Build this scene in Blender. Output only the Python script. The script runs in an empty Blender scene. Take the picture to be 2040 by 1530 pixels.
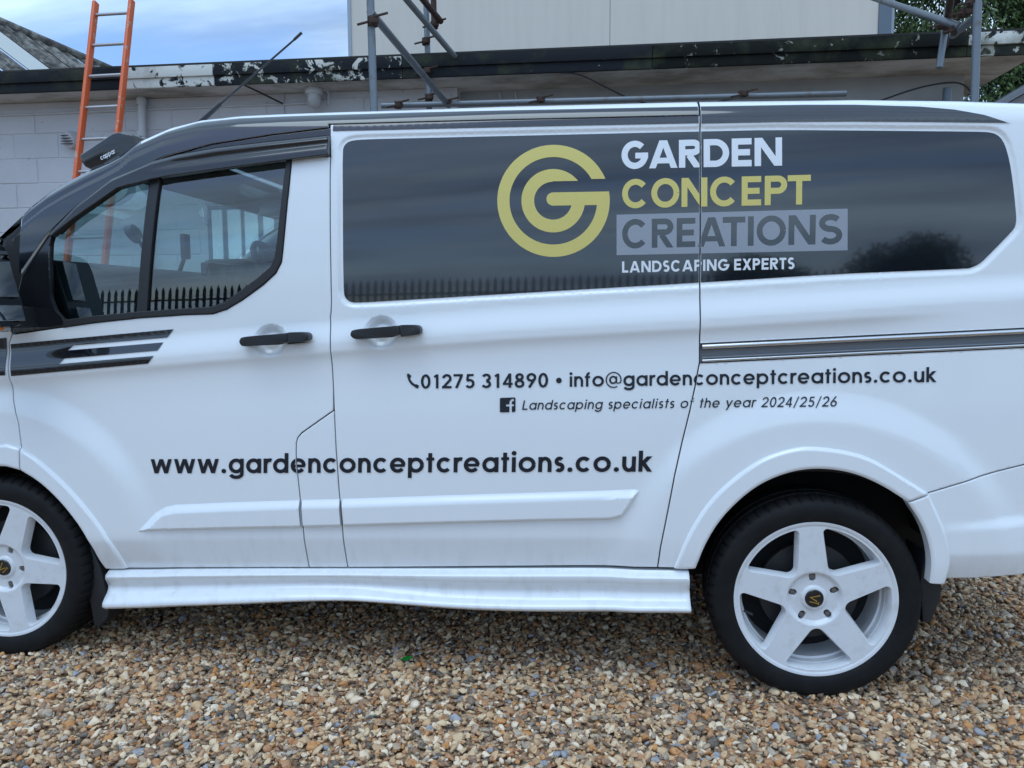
import bpy, bmesh, math, random
import numpy as np
from mathutils import Vector, Matrix
from mathutils.geometry import delaunay_2d_cdt
random.seed(7); np.random.seed(7)
R=math.radians
scene=bpy.context.scene
COL=scene.collection

# ------------------------------------------------------------------ camera
cam_d=bpy.data.cameras.new('camera'); cam=bpy.data.objects.new('camera',cam_d); COL.objects.link(cam)
cam_d.sensor_width=36; cam_d.lens=36*1559.8/2040; cam_d.clip_start=.05; cam_d.clip_end=600
yaw,pitch,roll=-.1167,-.0965,-.0034
fw=Vector((math.sin(yaw)*math.cos(pitch),math.cos(yaw)*math.cos(pitch),math.sin(pitch)))
rt=Vector((math.cos(yaw),-math.sin(yaw),0)); up=rt.cross(fw)
rt2=rt*math.cos(roll)+up*math.sin(roll); up2=-rt*math.sin(roll)+up*math.cos(roll)
cam.matrix_world=Matrix(((rt2.x,up2.x,-fw.x,2.2317),(rt2.y,up2.y,-fw.y,-2.6123),(rt2.z,up2.z,-fw.z,1.3029),(0,0,0,1)))
scene.camera=cam

# ------------------------------------------------------------------ sky, sun, exposure
SUN_EL,SUN_AZ=R(66),R(205)          # azimuth measured from +y towards +x : behind the camera, a little to its left
world=bpy.data.worlds.new('World'); scene.world=world; world.use_nodes=True
nt=world.node_tree; nt.nodes.clear()
def wn(t,**k):
    n=nt.nodes.new(t)
    for a,b in k.items(): setattr(n,a,b)
    return n
sky=wn('ShaderNodeTexSky',sky_type='NISHITA',sun_disc=False,sun_elevation=SUN_EL,sun_rotation=SUN_AZ,air_density=1.0,dust_density=1.5,ozone_density=2.0)
tc=wn('ShaderNodeTexCoord'); sep=wn('ShaderNodeSeparateXYZ'); nt.links.new(tc.outputs['Generated'],sep.inputs[0])
den=wn('ShaderNodeMath',operation='MAXIMUM'); nt.links.new(sep.outputs['Z'],den.inputs[0]); den.inputs[1].default_value=0
den2=wn('ShaderNodeMath',operation='ADD'); nt.links.new(den.outputs[0],den2.inputs[0]); den2.inputs[1].default_value=.16
dx=wn('ShaderNodeMath',operation='DIVIDE'); nt.links.new(sep.outputs['X'],dx.inputs[0]); nt.links.new(den2.outputs[0],dx.inputs[1])
dy=wn('ShaderNodeMath',operation='DIVIDE'); nt.links.new(sep.outputs['Y'],dy.inputs[0]); nt.links.new(den2.outputs[0],dy.inputs[1])
cmb=wn('ShaderNodeCombineXYZ'); nt.links.new(dx.outputs[0],cmb.inputs[0]); nt.links.new(dy.outputs[0],cmb.inputs[1])
n1=wn('ShaderNodeTexNoise'); n1.inputs['Scale'].default_value=.8; n1.inputs['Detail'].default_value=5; n1.inputs['Roughness'].default_value=.55; n1.inputs['Distortion'].default_value=.4
mp=wn('ShaderNodeMapping'); mp.inputs['Location'].default_value=(-6.2,7.5,0); mp.inputs['Scale'].default_value=(.42,1.25,1)
nt.links.new(cmb.outputs[0],mp.inputs[0]); nt.links.new(mp.outputs[0],n1.inputs['Vector'])
cov=wn('ShaderNodeValToRGB'); cov.color_ramp.elements[0].position=.375; cov.color_ramp.elements[1].position=.51; nt.links.new(n1.outputs['Fac'],cov.inputs[0])
n2=wn('ShaderNodeTexNoise'); n2.inputs['Scale'].default_value=1.1; n2.inputs['Detail'].default_value=6; n2.inputs['Roughness'].default_value=.6; nt.links.new(mp.outputs[0],n2.inputs['Vector'])
cc=wn('ShaderNodeValToRGB'); e=cc.color_ramp.elements; e[0].position=.34; e[0].color=(2.0,2.9,4.3,1); e[1].position=.64; e[1].color=(5.2,7.1,9.2,1)
nt.links.new(n2.outputs['Fac'],cc.inputs[0])
tint=wn('ShaderNodeMix',data_type='RGBA',blend_type='MULTIPLY'); tint.inputs['Factor'].default_value=1; nt.links.new(sky.outputs[0],tint.inputs['A']); tint.inputs['B'].default_value=(.90,1.07,1.28,1)   # clear, cool air
mx=wn('ShaderNodeMix',data_type='RGBA'); nt.links.new(cov.outputs[0],mx.inputs['Factor']); nt.links.new(tint.outputs['Result'],mx.inputs['A']); nt.links.new(cc.outputs[0],mx.inputs['B'])
bg=wn('ShaderNodeBackground'); bg.inputs['Strength'].default_value=.15; nt.links.new(mx.outputs['Result'],bg.inputs['Color'])
wo=wn('ShaderNodeOutputWorld'); nt.links.new(bg.outputs[0],wo.inputs[0])
sl=bpy.data.lights.new('sun','SUN'); sl.energy=.65; sl.angle=R(36); sl.color=(.77,.92,1.0)
sun=bpy.data.objects.new('sun',sl); COL.objects.link(sun)
sd=Vector((math.sin(SUN_AZ)*math.cos(SUN_EL),math.cos(SUN_AZ)*math.cos(SUN_EL),math.sin(SUN_EL)))
sun.rotation_euler=sd.to_track_quat('Z','Y').to_euler(); sun.location=sd*20
vs=scene.view_settings; vs.view_transform='Standard'; vs.look='None'; vs.gamma=1; vs.use_curve_mapping=False; vs.exposure=0.36
scene.cycles.max_bounces=8; scene.cycles.transparent_max_bounces=12; scene.cycles.use_denoising=True
# ------------------------------------------------------------------ materials
MATS={}
def mat(name,base=(.5,.5,.5),rough=.5,metal=0.,coat=0.,coat_rough=.03,ior=1.5,spec=.5,build=None):
    m=bpy.data.materials.new(name); m.use_nodes=True; t=m.node_tree; b=t.nodes['Principled BSDF']
    b.inputs['Base Color'].default_value=(*base,1); b.inputs['Roughness'].default_value=rough; b.inputs['Metallic'].default_value=metal
    b.inputs['Coat Weight'].default_value=coat; b.inputs['Coat Roughness'].default_value=coat_rough; b.inputs['IOR'].default_value=ior
    b.inputs['Specular IOR Level'].default_value=spec
    if build: build(t,b)
    MATS[name]=m; return m
def N(t,ty,**k):
    n=t.nodes.new(ty)
    for a,v in k.items():
        if a in n.inputs.keys() if hasattr(n.inputs,'keys') else False: n.inputs[a].default_value=v
        else: setattr(n,a,v)
    return n
def coords(t,scale=(1,1,1),kind='Object'):
    c=t.nodes.new('ShaderNodeTexCoord'); m=t.nodes.new('ShaderNodeMapping'); m.inputs['Scale'].default_value=scale
    if kind=='World':
        g=t.nodes.new('ShaderNodeNewGeometry'); t.links.new(g.outputs['Position'],m.inputs[0])
    else: t.links.new(c.outputs[kind],m.inputs[0])
    return m.outputs[0]
def noise(t,vec,scale,detail=4,rough=.55,dist=0):
    n=t.nodes.new('ShaderNodeTexNoise'); n.inputs['Scale'].default_value=scale; n.inputs['Detail'].default_value=detail; n.inputs['Roughness'].default_value=rough; n.inputs['Distortion'].default_value=dist
    t.links.new(vec,n.inputs['Vector']); return n.outputs['Fac']
def ramp(t,fac,stops,interp='LINEAR'):
    r=t.nodes.new('ShaderNodeValToRGB'); r.color_ramp.interpolation=interp; el=r.color_ramp.elements
    while len(el)<len(stops): el.new(.5)
    for i,(p,c) in enumerate(stops):
        el[i].position=p; el[i].color=(*c,1) if len(c)==3 else c
    t.links.new(fac,r.inputs[0]); return r.outputs[0]
def mixc(t,fac,a,b):
    m=t.nodes.new('ShaderNodeMix'); m.data_type='RGBA'
    for s,v in (('Factor',fac),('A',a),('B',b)):
        if isinstance(v,(int,float)): m.inputs[s].default_value=v
        elif isinstance(v,tuple): m.inputs[s].default_value=(*v,1)
        else: t.links.new(v,m.inputs[s])
    return m.outputs['Result']
def mth(t,op,a,b=0.):
    m=t.nodes.new('ShaderNodeMath'); m.operation=op
    for i,v in enumerate((a,b)):
        if isinstance(v,(int,float)): m.inputs[i].default_value=v
        else: t.links.new(v,m.inputs[i])
    return m.outputs[0]
def bump(t,b,h,strength=.3,dist=.01):
    n=t.nodes.new('ShaderNodeBump'); n.inputs['Strength'].default_value=strength; n.inputs['Distance'].default_value=dist
    t.links.new(h,n.inputs['Height']); t.links.new(n.outputs[0],b.inputs['Normal'])
W3=lambda v:(v,v,v)
def b_paint(t,b):
    v=coords(t,(1,1,1),'World'); vs_=coords(t,(9,9,.8),'World')
    d=noise(t,vs_,3.0,5,.6); low=coords(t,(1,1,1),'World')
    sx=t.nodes.new('ShaderNodeSeparateXYZ'); t.links.new(low,sx.inputs[0])
    lo=ramp(t,sx.outputs['Z'],[(.30,W3(1)),(.62,W3(0))])
    st=ramp(t,d,[(.50,W3(0)),(.72,W3(1))])
    spots=ramp(t,noise(t,v,70,2,.5),[(.73,W3(0)),(.78,W3(1))])
    g=mth(t,'MULTIPLY',mth(t,'ADD',mth(t,'MULTIPLY',st,.32),mth(t,'MULTIPLY',spots,.45)),lo)
    t.links.new(mixc(t,g,(.80,.815,.83),(.50,.47,.42)),b.inputs['Base Color'])
    t.links.new(mth(t,'ADD',mth(t,'MULTIPLY',noise(t,v,6,4),.10),.17),b.inputs['Roughness'])
mat('white_paint',rough=.22,coat=.6,coat_rough=.05,build=b_paint)
mat('white_plain',(.78,.79,.80),.4)
def b_blk(t,b):
    v=coords(t,(1,1,1),'World')
    bump(t,b,noise(t,v,9,2,.5),.05,.004)
mat('black_vinyl',(.006,.008,.013),.07,ior=1.58,coat=.8,coat_rough=.025,build=b_blk)
mat('black_gloss',(.012,.013,.016),.16,coat=.4)
mat('black_plastic',(.016,.017,.020),.42)
mat('inner_dark',(.012,.012,.013),.8)
mat('seal_rubber',(.018,.018,.020),.55)
mat('letter_black',(.008,.010,.018),.28)
mat('letter_white',(.78,.80,.83),.3)
mat('letter_yellow',(.68,.56,.16),.3)
mat('letter_grey',(.30,.32,.36),.25)
mat('gold',(.62,.42,.10),.3,metal=.8)
mat('chrome',(.62,.62,.62),.16,metal=1.)
mat('rail_steel',(.20,.21,.23),.35,metal=.25)
mat('nut_steel',(.25,.26,.28),.35,metal=.9)
def b_rim(t,b):
    v=coords(t,(1,1,1),'Object')
    t.links.new(mixc(t,ramp(t,noise(t,v,22,5,.6),[(.52,W3(0)),(.75,W3(.5))]),(.70,.71,.73),(.50,.48,.46)),b.inputs['Base Color'])
mat('rim_white',rough=.33,coat=.3,build=b_rim)
mat('brake_dark',(.05,.05,.052),.5,metal=.5)
def b_rub(t,b):
    v=coords(t,(1,1,1),'Object')
    t.links.new(ramp(t,noise(t,v,14,5,.65),[(.4,(.004,.004,.005)),(.8,(.011,.011,.011))]),b.inputs['Base Color'])
    bump(t,b,noise(t,v,90,2),.15,.002)
mat('tyre_rubber',rough=.7,spec=.3,build=b_rub)
mat('mud_rubber',(.018,.020,.024),.5)
mat('cab_grey',(.045,.047,.05),.6); mat('cab_light',(.42,.42,.40),.7); mat('seat_cloth',(.03,.03,.034),.9)
mat('lens_clear',(.38,.38,.38),.08); mat('lens_amber',(.6,.16,.02),.2); mat('lens_red',(.35,.01,.01),.12); mat('mirror_glass',(.42,.44,.46),.02,metal=1.)
def glass(name,tint,ior=1.5):
    m=bpy.data.materials.new(name); m.use_nodes=True; t=m.node_tree; t.nodes.clear()
    o=t.nodes.new('ShaderNodeOutputMaterial'); tr=t.nodes.new('ShaderNodeBsdfTransparent'); tr.inputs[0].default_value=(*tint,1)
    g=t.nodes.new('ShaderNodeBsdfGlossy'); g.inputs['Roughness'].default_value=.01; g.inputs['Color'].default_value=(1,1,1,1)
    f=t.nodes.new('ShaderNodeFresnel'); f.inputs['IOR'].default_value=ior
    k=t.nodes.new('ShaderNodeMath'); k.operation='MULTIPLY'; k.inputs[1].default_value=2.5; k.use_clamp=True
    x=t.nodes.new('ShaderNodeMixShader'); t.links.new(f.outputs[0],k.inputs[0]); t.links.new(k.outputs[0],x.inputs[0]); t.links.new(tr.outputs[0],x.inputs[1]); t.links.new(g.outputs[0],x.inputs[2]); t.links.new(x.outputs[0],o.inputs[0])
    MATS[name]=m
glass('side_glass',(.50,.70,.72)); glass('screen_glass',(.72,.85,.84))
def b_wall(t,b):
    v=coords(t,(1,1,1),'World'); oi=t.nodes.new('ShaderNodeObjectInfo')
    c=mixc(t,ramp(t,noise(t,v,1.6,5,.6),[(.35,W3(0)),(.75,W3(1))]),(.54,.54,.57),(.44,.44,.46))
    c=mixc(t,mth(t,'MULTIPLY',oi.outputs['Random'],.35),c,(.47,.47,.50))
    c=mixc(t,ramp(t,noise(t,v,14,3,.6),[(.66,W3(0)),(.72,W3(.8))]),c,(.36,.35,.34))
    t.links.new(c,b.inputs['Base Color']); bump(t,b,noise(t,v,60,4,.7),.35,.006)
mat('wall_paint',rough=.8,build=b_wall)
def b_soff(t,b):
    v=coords(t,(.6,1,1),'World')
    t.links.new(mixc(t,ramp(t,noise(t,v,2.4,5,.65),[(.42,W3(0)),(.62,W3(1))]),(.50,.49,.47),(.24,.22,.19)),b.inputs['Base Color'])
mat('soffit_paint',rough=.85,build=b_soff)
def peel(name,lo,hi,under=(.58,.57,.52),paint=(.014,.016,.020)):
    def f(t,b):
        v=coords(t,(1,1,1.0),'World'); n=noise(t,v,9,7,.68,.6)
        c=mixc(t,ramp(t,n,[(lo,W3(0)),(hi,W3(1))]),paint,under)
        c=mixc(t,ramp(t,noise(t,v,3.2,5,.6),[(.50,W3(0)),(.70,W3(.6))]),c,(.06,.07,.035))
        t.links.new(c,b.inputs['Base Color']); bump(t,b,n,.5,.01)
    mat(name,rough=.8,spec=.2,build=f)
peel('fascia_black',.66,.69); peel('fascia_mottled',.54,.57); peel('fascia_white',.42,.46,(.62,.62,.58)); peel('fascia_dark',.60,.63,(.30,.29,.25),(.007,.008,.007))
mat('felt',(.03,.03,.028),.95)
def b_cream(t,b):
    v=coords(t,(1,1,1),'World'); s=coords(t,(4,4,.35),'World')
    c=mixc(t,ramp(t,noise(t,s,1.5,4,.6),[(.45,W3(0)),(.8,W3(.5))]),(.66,.60,.52),(.54,.49,.43))
    t.links.new(c,b.inputs['Base Color'])
mat('cream_cladding',rough=.5,build=b_cream)
mat('trim_slate',(.12,.15,.19),.4)
mat('trim_pale',(.35,.40,.46),.4)
def b_cem(t,b):
    v=coords(t,(1,1,1),'World')
    c=ramp(t,noise(t,v,5,7,.7),[(.38,(.05,.047,.042)),(.5,(.16,.15,.135)),(.62,(.33,.32,.29))])
    t.links.new(c,b.inputs['Base Color']); bump(t,b,noise(t,v,14,5,.75),.8,.05)
mat('fibre_cement',rough=.95,build=b_cem)
mat('translucent_sheet',(.50,.52,.50),.5)
def b_galv(t,b):
    v=coords(t,(1,1,1),'World')
    c=mixc(t,ramp(t,noise(t,v,12,5,.65),[(.55,W3(0)),(.75,W3(1))]),(.17,.19,.21),(.14,.10,.075))
    t.links.new(c,b.inputs['Base Color'])
mat('galvanised',rough=.45,metal=.55,build=b_galv)
def b_rust(t,b):
    v=coords(t,(1,1,1),'World')
    t.links.new(ramp(t,noise(t,v,40,5,.7),[(.35,(.018,.012,.010)),(.65,(.075,.036,.024))]),b.inputs['Base Color'])
mat('rusty',rough=.8,build=b_rust)
def b_lad(t,b):
    v=coords(t,(1,1,1),'World')
    t.links.new(mixc(t,ramp(t,noise(t,v,16,5,.7),[(.60,W3(0)),(.67,W3(1))]),(.62,.105,.025),(.42,.36,.28)),b.inputs['Base Color'])
mat('ladder_orange',rough=.5,build=b_lad)
mat('aluminium',(.42,.42,.43),.4,metal=.8)
mat('cable_black',(.012,.012,.014),.6)
mat('pipe_paint',(.48,.48,.50),.55)
mat('fence_steel',(.05,.06,.055),.55,metal=.3)
mat('bark',(.06,.045,.035),.95)
def leafm(name,a,c):
    def f(t,b):
        oi=t.nodes.new('ShaderNodeNewGeometry')
        t.links.new(ramp(t,oi.outputs['Random Per Island'],[(0,a),(1,c)]),b.inputs['Base Color'])
        b.inputs['Transmission Weight'].default_value=0
    mat(name,rough=.6,build=f)
leafm('cypress_leaf',(.030,.060,.018),(.11,.17,.045)); leafm('oak_leaf',(.035,.06,.02),(.07,.11,.03))
PEB=[(0,(0.44,0.19,0.07)),(0.09,(0.62,0.38,0.19)),(0.18,(0.28,0.14,0.07)),(0.26,(0.72,0.52,0.31)),(0.34,(0.48,0.27,0.13)),(0.42,(0.8,0.61,0.41)),(0.49,(0.17,0.1,0.06)),(0.55,(0.52,0.32,0.17)),(0.61,(0.86,0.69,0.5)),(0.67,(0.35,0.26,0.18)),(0.73,(0.64,0.43,0.24)),(0.79,(0.1,0.075,0.055)),(0.83,(0.42,0.34,0.26)),(0.89,(0.56,0.24,0.065)),(0.93,(0.44,0.31,0.2)),(0.97,(0.29,0.3,0.33))]
def b_peb(t,b):
    oi=t.nodes.new('ShaderNodeObjectInfo'); v=coords(t,(1,1,1),'Object')
    c=ramp(t,oi.outputs['Random'],PEB,'CONSTANT')
    n=noise(t,coords(t,(1,1,1),'World'),90,3,.6)
    c=mixc(t,ramp(t,n,[(.4,W3(.0)),(.7,W3(.25))]),c,(.74,.60,.44))
    t.links.new(c,b.inputs['Base Color'])
mat('pebble',rough=.6,build=b_peb)
def b_grd(t,b):
    v=coords(t,(1,1,1),'World'); vo=t.nodes.new('ShaderNodeTexVoronoi'); vo.inputs['Scale'].default_value=62; t.links.new(v,vo.inputs['Vector'])
    sp=t.nodes.new('ShaderNodeSeparateColor'); t.links.new(vo.outputs['Color'],sp.inputs[0])
    c=ramp(t,sp.outputs[0],PEB,'CONSTANT')
    c=mixc(t,ramp(t,vo.outputs['Distance'],[(.25,W3(0)),(.75,W3(.8))]),c,(.07,.055,.04))
    t.links.new(c,b.inputs['Base Color'])
    iv=mth(t,'SUBTRACT',1,vo.outputs['Distance']); bump(t,b,iv,.9,.012)
mat('gravel_bed',rough=.9,build=b_grd)
def b_gr(t,b):
    b.inputs['Transmission Weight'].default_value=.6
mat('green_glass',(.02,.45,.08),.08,build=b_gr)
mat('teal_glass',(.02,.35,.30),.1,build=b_gr)
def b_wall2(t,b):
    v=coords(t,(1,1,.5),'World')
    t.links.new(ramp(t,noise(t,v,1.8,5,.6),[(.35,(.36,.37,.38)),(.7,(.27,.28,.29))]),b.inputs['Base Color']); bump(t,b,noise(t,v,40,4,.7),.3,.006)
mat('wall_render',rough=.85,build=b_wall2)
mat('render_grey',(.30,.31,.33),.8)
mat('slate_roof',(.16,.17,.19),.7)

# ------------------------------------------------------------------ mesh helpers
def link(o,parent=None):
    COL.objects.link(o)
    if parent: o.parent=parent
    return o
def from_arrays(name,v,f,m,parent=None,normals=None,smooth=False):
    me=bpy.data.meshes.new(name); me.from_pydata([tuple(map(float,p)) for p in v],[],[tuple(map(int,q)) for q in f]); me.update()
    if smooth or normals is not None: me.polygons.foreach_set('use_smooth',[True]*len(me.polygons))
    if normals is not None: me.normals_split_custom_set_from_vertices([tuple(map(float,n)) for n in normals])
    if m: me.materials.append(MATS[m])
    return link(bpy.data.objects.new(name,me),parent)
def from_bm(name,bm,m,parent=None,smooth=False,angle=None):
    me=bpy.data.meshes.new(name); bmesh.ops.recalc_face_normals(bm,faces=bm.faces); bm.to_mesh(me); bm.free()
    if smooth:
        me.polygons.foreach_set('use_smooth',[True]*len(me.polygons))
        if angle: me.set_sharp_from_angle(angle=R(angle))
    if m: me.materials.append(MATS[m])
    return link(bpy.data.objects.new(name,me),parent)
def empty(name,loc=(0,0,0)):
    o=bpy.data.objects.new(name,None); o.location=loc; return link(o)
def tag(o,label=None,cat=None,group=None,kind=None):
    for k,v in (('label',label),('category',cat),('group',group),('kind',kind)):
        if v: o[k]=v
    return o
def bm_box(bm,c,d,bev=0,rot=None,seg=2):
    g=bmesh.ops.create_cube(bm,size=1); vs_=g['verts']
    M=Matrix.Translation(c)@(rot.to_4x4() if rot else Matrix.Identity(4))@Matrix.Diagonal((*d,1))
    bmesh.ops.transform(bm,matrix=M,verts=vs_)
    if bev:
        ed=set(e for v in vs_ for e in v.link_edges); bmesh.ops.bevel(bm,geom=list(ed),offset=bev,segments=seg,affect='EDGES',profile=.5)
def box(name,c,d,m,parent=None,bev=0,rot=None,smooth=False):
    bm=bmesh.new(); bm_box(bm,c,d,bev,rot); return from_bm(name,bm,m,parent,smooth or bev>0,40)
def bm_tube(bm,pts,r,seg=12,cap=True):
    pts=[Vector(p) for p in pts]; rs=r if isinstance(r,(list,tuple)) else [r]*len(pts)
    rings=[]; prev=None
    for i,p in enumerate(pts):
        d=(pts[min(i+1,len(pts)-1)]-pts[max(i-1,0)]).normalized()
        a=prev if prev is not None else (Vector((0,0,1)) if abs(d.z)<.9 else Vector((1,0,0)))
        a=(a-d*a.dot(d)).normalized(); b=d.cross(a); prev=a
        rings.append([bm.verts.new(p+(a*math.cos(k*2*math.pi/seg)+b*math.sin(k*2*math.pi/seg))*rs[i]) for k in range(seg)])
    for i in range(len(rings)-1):
        for k in range(seg): bm.faces.new((rings[i][k],rings[i][(k+1)%seg],rings[i+1][(k+1)%seg],rings[i+1][k]))
    if cap: bm.faces.new(rings[0][::-1]); bm.faces.new(rings[-1])
def tube(name,pts,r,m,parent=None,seg=12):
    bm=bmesh.new(); bm_tube(bm,pts,r,seg); return from_bm(name,bm,m,parent,True,50)
def bm_lathe(bm,prof,c,axis='Y',seg=64,closed=False):
    # prof: (radius, along) ; axis Y
    rings=[]
    for k in range(seg):
        a=2*math.pi*k/seg
        rings.append([bm.verts.new((c[0]+r*math.cos(a),c[1]+h,c[2]+r*math.sin(a))) for r,h in prof])
    n=len(prof)
    for k in range(seg):
        A,B=rings[k],rings[(k+1)%seg]
        for i in range(n-1+(1 if closed else 0)):
            j=(i+1)%n; bm.faces.new((A[i],A[j],B[j],B[i]))
def prism(name,poly,axis,a,b,m,parent=None,bev=0,smooth=True,seg=2):
    # poly 2-D outline swept along axis ('X','Y','Z') from a to b
    bm=bmesh.new()
    P=(lambda u,v,w:(w,u,v)) if axis=='X' else ((lambda u,v,w:(u,w,v)) if axis=='Y' else (lambda u,v,w:(u,v,w)))
    A=[bm.verts.new(P(u,v,a)) for u,v in poly]; B=[bm.verts.new(P(u,v,b)) for u,v in poly]
    bm.faces.new(A); bm.faces.new(B[::-1])
    for i in range(len(A)): bm.faces.new((A[i],B[i],B[(i+1)%len(A)],A[(i+1)%len(A)]))
    if bev:
        bm.edges.ensure_lookup_table()
        ed=[e for e in bm.edges if (e.verts[0] in A and e.verts[1] in A) or (e.verts[0] in B and e.verts[1] in B)]
        bmesh.ops.bevel(bm,geom=ed,offset=bev,segments=seg,affect='EDGES',profile=.5)
    return from_bm(name,bm,m,parent,smooth,35)
def copy_tree(o,parent=None):
    c=o.copy(); link(c); c.parent=parent
    for ch in list(o.children): copy_tree(ch,c)
    return c
# 2-D helpers
def resample(P,step,closed=True):
    P=np.asarray(P,float); Q=np.vstack([P,P[:1]]) if closed else P; out=[]
    for i in range(len(Q)-1):
        n=max(1,int(math.ceil(np.hypot(*(Q[i+1]-Q[i]))/step)))
        for k in range(n): out.append(Q[i]+(Q[i+1]-Q[i])*k/n)
    if not closed: out.append(Q[-1])
    return np.array(out)
def smooth_line(P,it=2,closed=False):
    P=np.asarray(P,float)
    for _ in range(it):
        if closed: Q=np.vstack([P,P[:1]])
        else: Q=P
        o=[] if closed else [Q[0]]
        for i in range(len(Q)-1): o+= [Q[i]*.75+Q[i+1]*.25, Q[i]*.25+Q[i+1]*.75]
        if not closed: o.append(Q[-1])
        P=np.array(o)
    return P
def area2(P): x,y=P[:,0],P[:,1]; return .5*np.sum(x*np.roll(y,-1)-np.roll(x,-1)*y)
def inset_poly(P,d):
    if area2(P)<0: P=P[::-1]
    a=P-np.roll(P,1,0); b=np.roll(P,-1,0)-P
    a/=np.maximum(np.hypot(a[:,0],a[:,1]),1e-9)[:,None]; b/=np.maximum(np.hypot(b[:,0],b[:,1]),1e-9)[:,None]
    na=np.stack([-a[:,1],a[:,0]],1); nb=np.stack([-b[:,1],b[:,0]],1); n=na+nb; l=np.hypot(n[:,0],n[:,1]); n/=np.maximum(l,1e-6)[:,None]
    c=np.clip(np.sum(n*na,1),.45,1); return P+n*(d/c)[:,None], -n
def inside(P,q):
    x,y=q[:,0],q[:,1]; r=np.zeros(len(q),bool); j=len(P)-1
    for i in range(len(P)):
        xi,yi=P[i]; xj,yj=P[j]
        if yi!=yj:
            c=((yi>y)!=(yj>y))&(x<(xj-xi)*(y-yi)/(yj-yi)+xi); r^=c
        j=i
    return r
def dist_line(P,q,closed=True):
    d=np.full(len(q),1e9); n=len(P)
    for i in range(n if closed else n-1):
        a=P[i]; b=P[(i+1)%n]; ab=b-a; L=max(ab@ab,1e-12)
        t=np.clip(((q-a)@ab)/L,0,1); e=q-a-t[:,None]*ab; d=np.minimum(d,np.hypot(e[:,0],e[:,1]))
    return d

# ------------------------------------------------------------------ measured outlines of the van's flank (x along the van, z up, metres)
CREASE=([-1.2, 0.166, 0.324, 0.822, 1.299, 1.893, 2.543, 3.216, 3.526, 4.2],[0.967, 1.057, 1.072, 1.116, 1.153, 1.196, 1.234, 1.277, 1.296, 1.316])
ZTOP=([-1.1, -0.97, -0.9, -0.75, -0.5, -0.2, -0.02, 0.017, 0.083, 0.169, 0.233, 0.305, 0.377, 0.453, 0.512, 0.551, 0.666, 0.779, 0.93, 1.081, 1.34, 1.876, 2.547, 3.04, 3.352, 3.566, 3.75, 3.9, 4.0],[0.55, 0.75, 0.9, 1.03, 1.12, 1.21, 1.29, 1.566, 1.623, 1.694, 1.739, 1.778, 1.813, 1.847, 1.878, 1.913, 1.962, 1.987, 1.998, 2.0, 2.0, 1.997, 1.988, 1.975, 1.959, 1.944, 1.932, 1.894, 1.824])
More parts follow.
